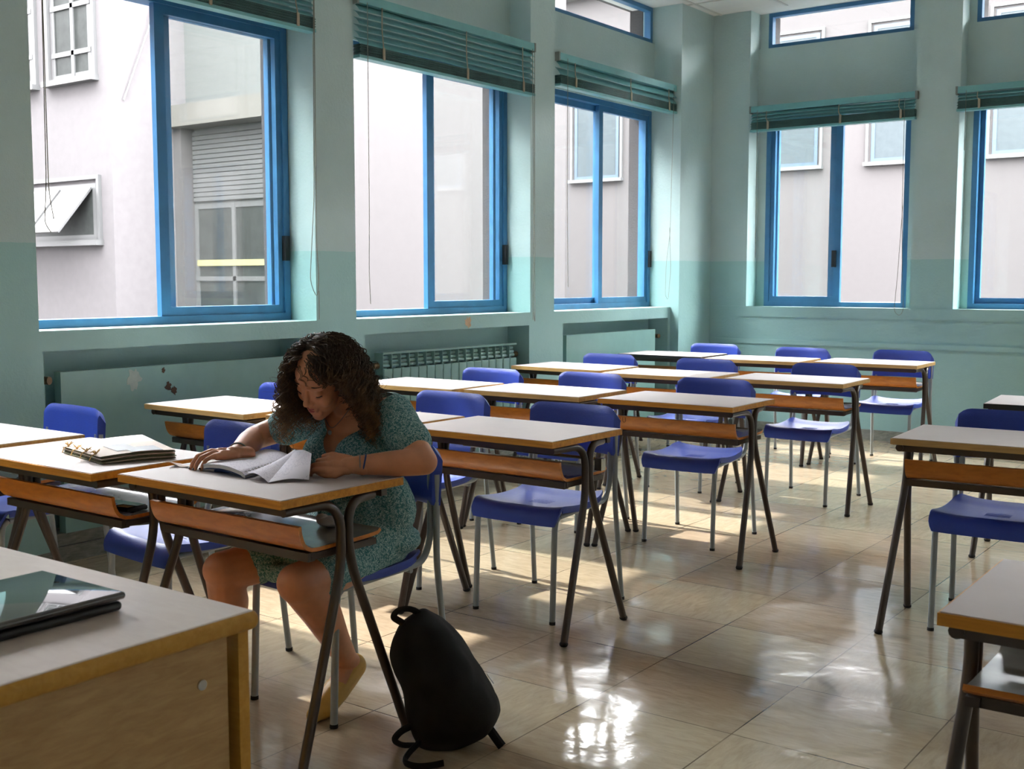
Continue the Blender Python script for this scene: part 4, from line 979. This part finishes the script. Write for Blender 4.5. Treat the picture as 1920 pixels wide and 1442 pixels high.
def strand(root, n0, length, amp, wl, ph, thick, jx):
    pts = []; p = root.copy(); steps = int(length / .010); down = V((0, 0, -1))
    hx = (HI @ (root - HC)).x + .012; side_of[0] = -1 if hx > 0 else 1; sg = 1 if hx > 0 else -1
    out_ = (HR @ V((sg, .25, 0))).normalized(); back = (HR @ V((sg * .8, .9, -.2))).normalized()
    tan = (down * .6 + back * .7); tan = tan - n0 * tan.dot(n0); v = (tan.normalized() + n0 * .25).normalized()
    for i in range(steps):
        t = i / steps
        v = (v * .80 + down * (.08 + .22 * min(1, t * 2.6)) + out_ * ((.095 if sg > 0 else .018) * (1 - t)) + jx * .022).normalized()
        p = p + v * .010; p = push(p, 1.05 + .13 * min(1, t * 2.2))
        for c_, r_ in ((V((-2.512, 2.600, .845)), (.185, .105, .095)), (V((-2.36, 2.59, .905)), (.075, .075, .075)), (V((-2.67, 2.59, .885)), (.075, .075, .075))):
            e = p - c_; k = math.sqrt((e.x / r_[0]) ** 2 + (e.y / r_[1]) ** 2 + (e.z / r_[2]) ** 2)
            if k < 1: p = c_ + e * (1 / max(k, .05))
        pts.append(p.copy())
    res = []; fine = []
    for i in range(len(pts) - 1): fine += [pts[i], pts[i].lerp(pts[i + 1], .5)]
    pts = fine; steps = len(pts)
    for i, q in enumerate(pts):
        t = i / max(1, steps - 1); a = 2 * math.pi * i * .005 / wl + ph; am = amp * min(1, .12 + t * 1.7)
        d_ = (pts[min(i + 1, steps - 1)] - pts[max(i - 1, 0)]).normalized(); u = d_.orthogonal().normalized(); w_ = d_.cross(u)
        res.append(q + (u * math.cos(a) + w_ * math.sin(a)) * am)
    rs = [thick * (1 - .75 * (i / max(1, steps - 1)) ** 2) for i in range(steps)]
    return res, rs
NL = 260
for k in range(NL):
    # spread of roots over the scalp, none on the face
    z = 1 - 1.28 * (k + .5) / NL; th = k * 2.39996; rr = math.sqrt(max(0, 1 - z * z)); n0 = V((rr * math.cos(th), rr * math.sin(th), z))
    if n0.y < -.30 and n0.z < .42 - .0 * abs(n0.x): continue
    if n0.y < -.62 and n0.z < .72 and abs(n0.x) < .5: continue
    root = hp(n0.x * .074, .014 + n0.y * .088, .030 + n0.z * .084); nw = HR @ n0
    L = .215 + .05 * rnd.random() + (.055 if n0.z > .4 else 0); amp = .007 + .006 * rnd.random(); wl = .040 + .022 * rnd.random(); ph = rnd.random() * 6.28
    jx = V((rnd.uniform(-1, 1), rnd.uniform(-1, 1), rnd.uniform(-.3, .3)))
    for m in range(8):
        o_ = V((rnd.gauss(0, 1), rnd.gauss(0, 1), rnd.gauss(0, 1))) * .0055
        res, rs = strand(root + o_, (nw + V((rnd.gauss(0, 1), rnd.gauss(0, 1), rnd.gauss(0, 1))) * .10).normalized(), L * (1 - .16 * rnd.random()), amp * (1 + .35 * rnd.random()), wl * (1 + .08 * rnd.gauss(0, 1)), ph + rnd.gauss(0, .5), .0019, jx + V((rnd.gauss(0, 1), rnd.gauss(0, 1), 0)) * .35)
        hair.tube([p + o_ * .6 for p in res], rs, 4, cap=False)
# loose frizz
for k in range(240):
    z = rnd.uniform(-.1, 1); th = rnd.uniform(0, 6.28); rr = math.sqrt(1 - z * z); n0 = V((rr * math.cos(th), rr * math.sin(th), z))
    if n0.y < -.3 and n0.z < .5: continue
    res, rs = strand(hp(n0.x * .074, .014 + n0.y * .088, .030 + n0.z * .084), (HR @ n0), .12 + .17 * rnd.random(), .012 + .012 * rnd.random(), .035 + .03 * rnd.random(), rnd.random() * 6.28, .0009, V((rnd.gauss(0, 1), rnd.gauss(0, 1), rnd.gauss(0, .6))) * 2.4)
    hair.tube(res, rs, 3, cap=False)
# two forehead ringlets
for x0, L, ph in ((-.004, .075, 0), (.000, .070, .5), (.004, .078, 1.1), (.018, .050, 2), (.021, .048, 2.5)):
    pts = []
    for i in range(40):
        t = i / 39; a = t * 17 + ph; pts.append(hp(x0 + .0055 * math.cos(a) * min(1, t * 3) + .020 * t * t, -.074 - .020 * math.sin(math.pi * min(1, t * .95)) - .004 * math.sin(a), .104 - L * t))
    hair.tube(pts, [.0012 * (1 - .6 * i / 39) for i in range(40)], 5)
hair.add(sk.v, sk.f, 0, True)
gobj(hair, 'hair', M['hair'])
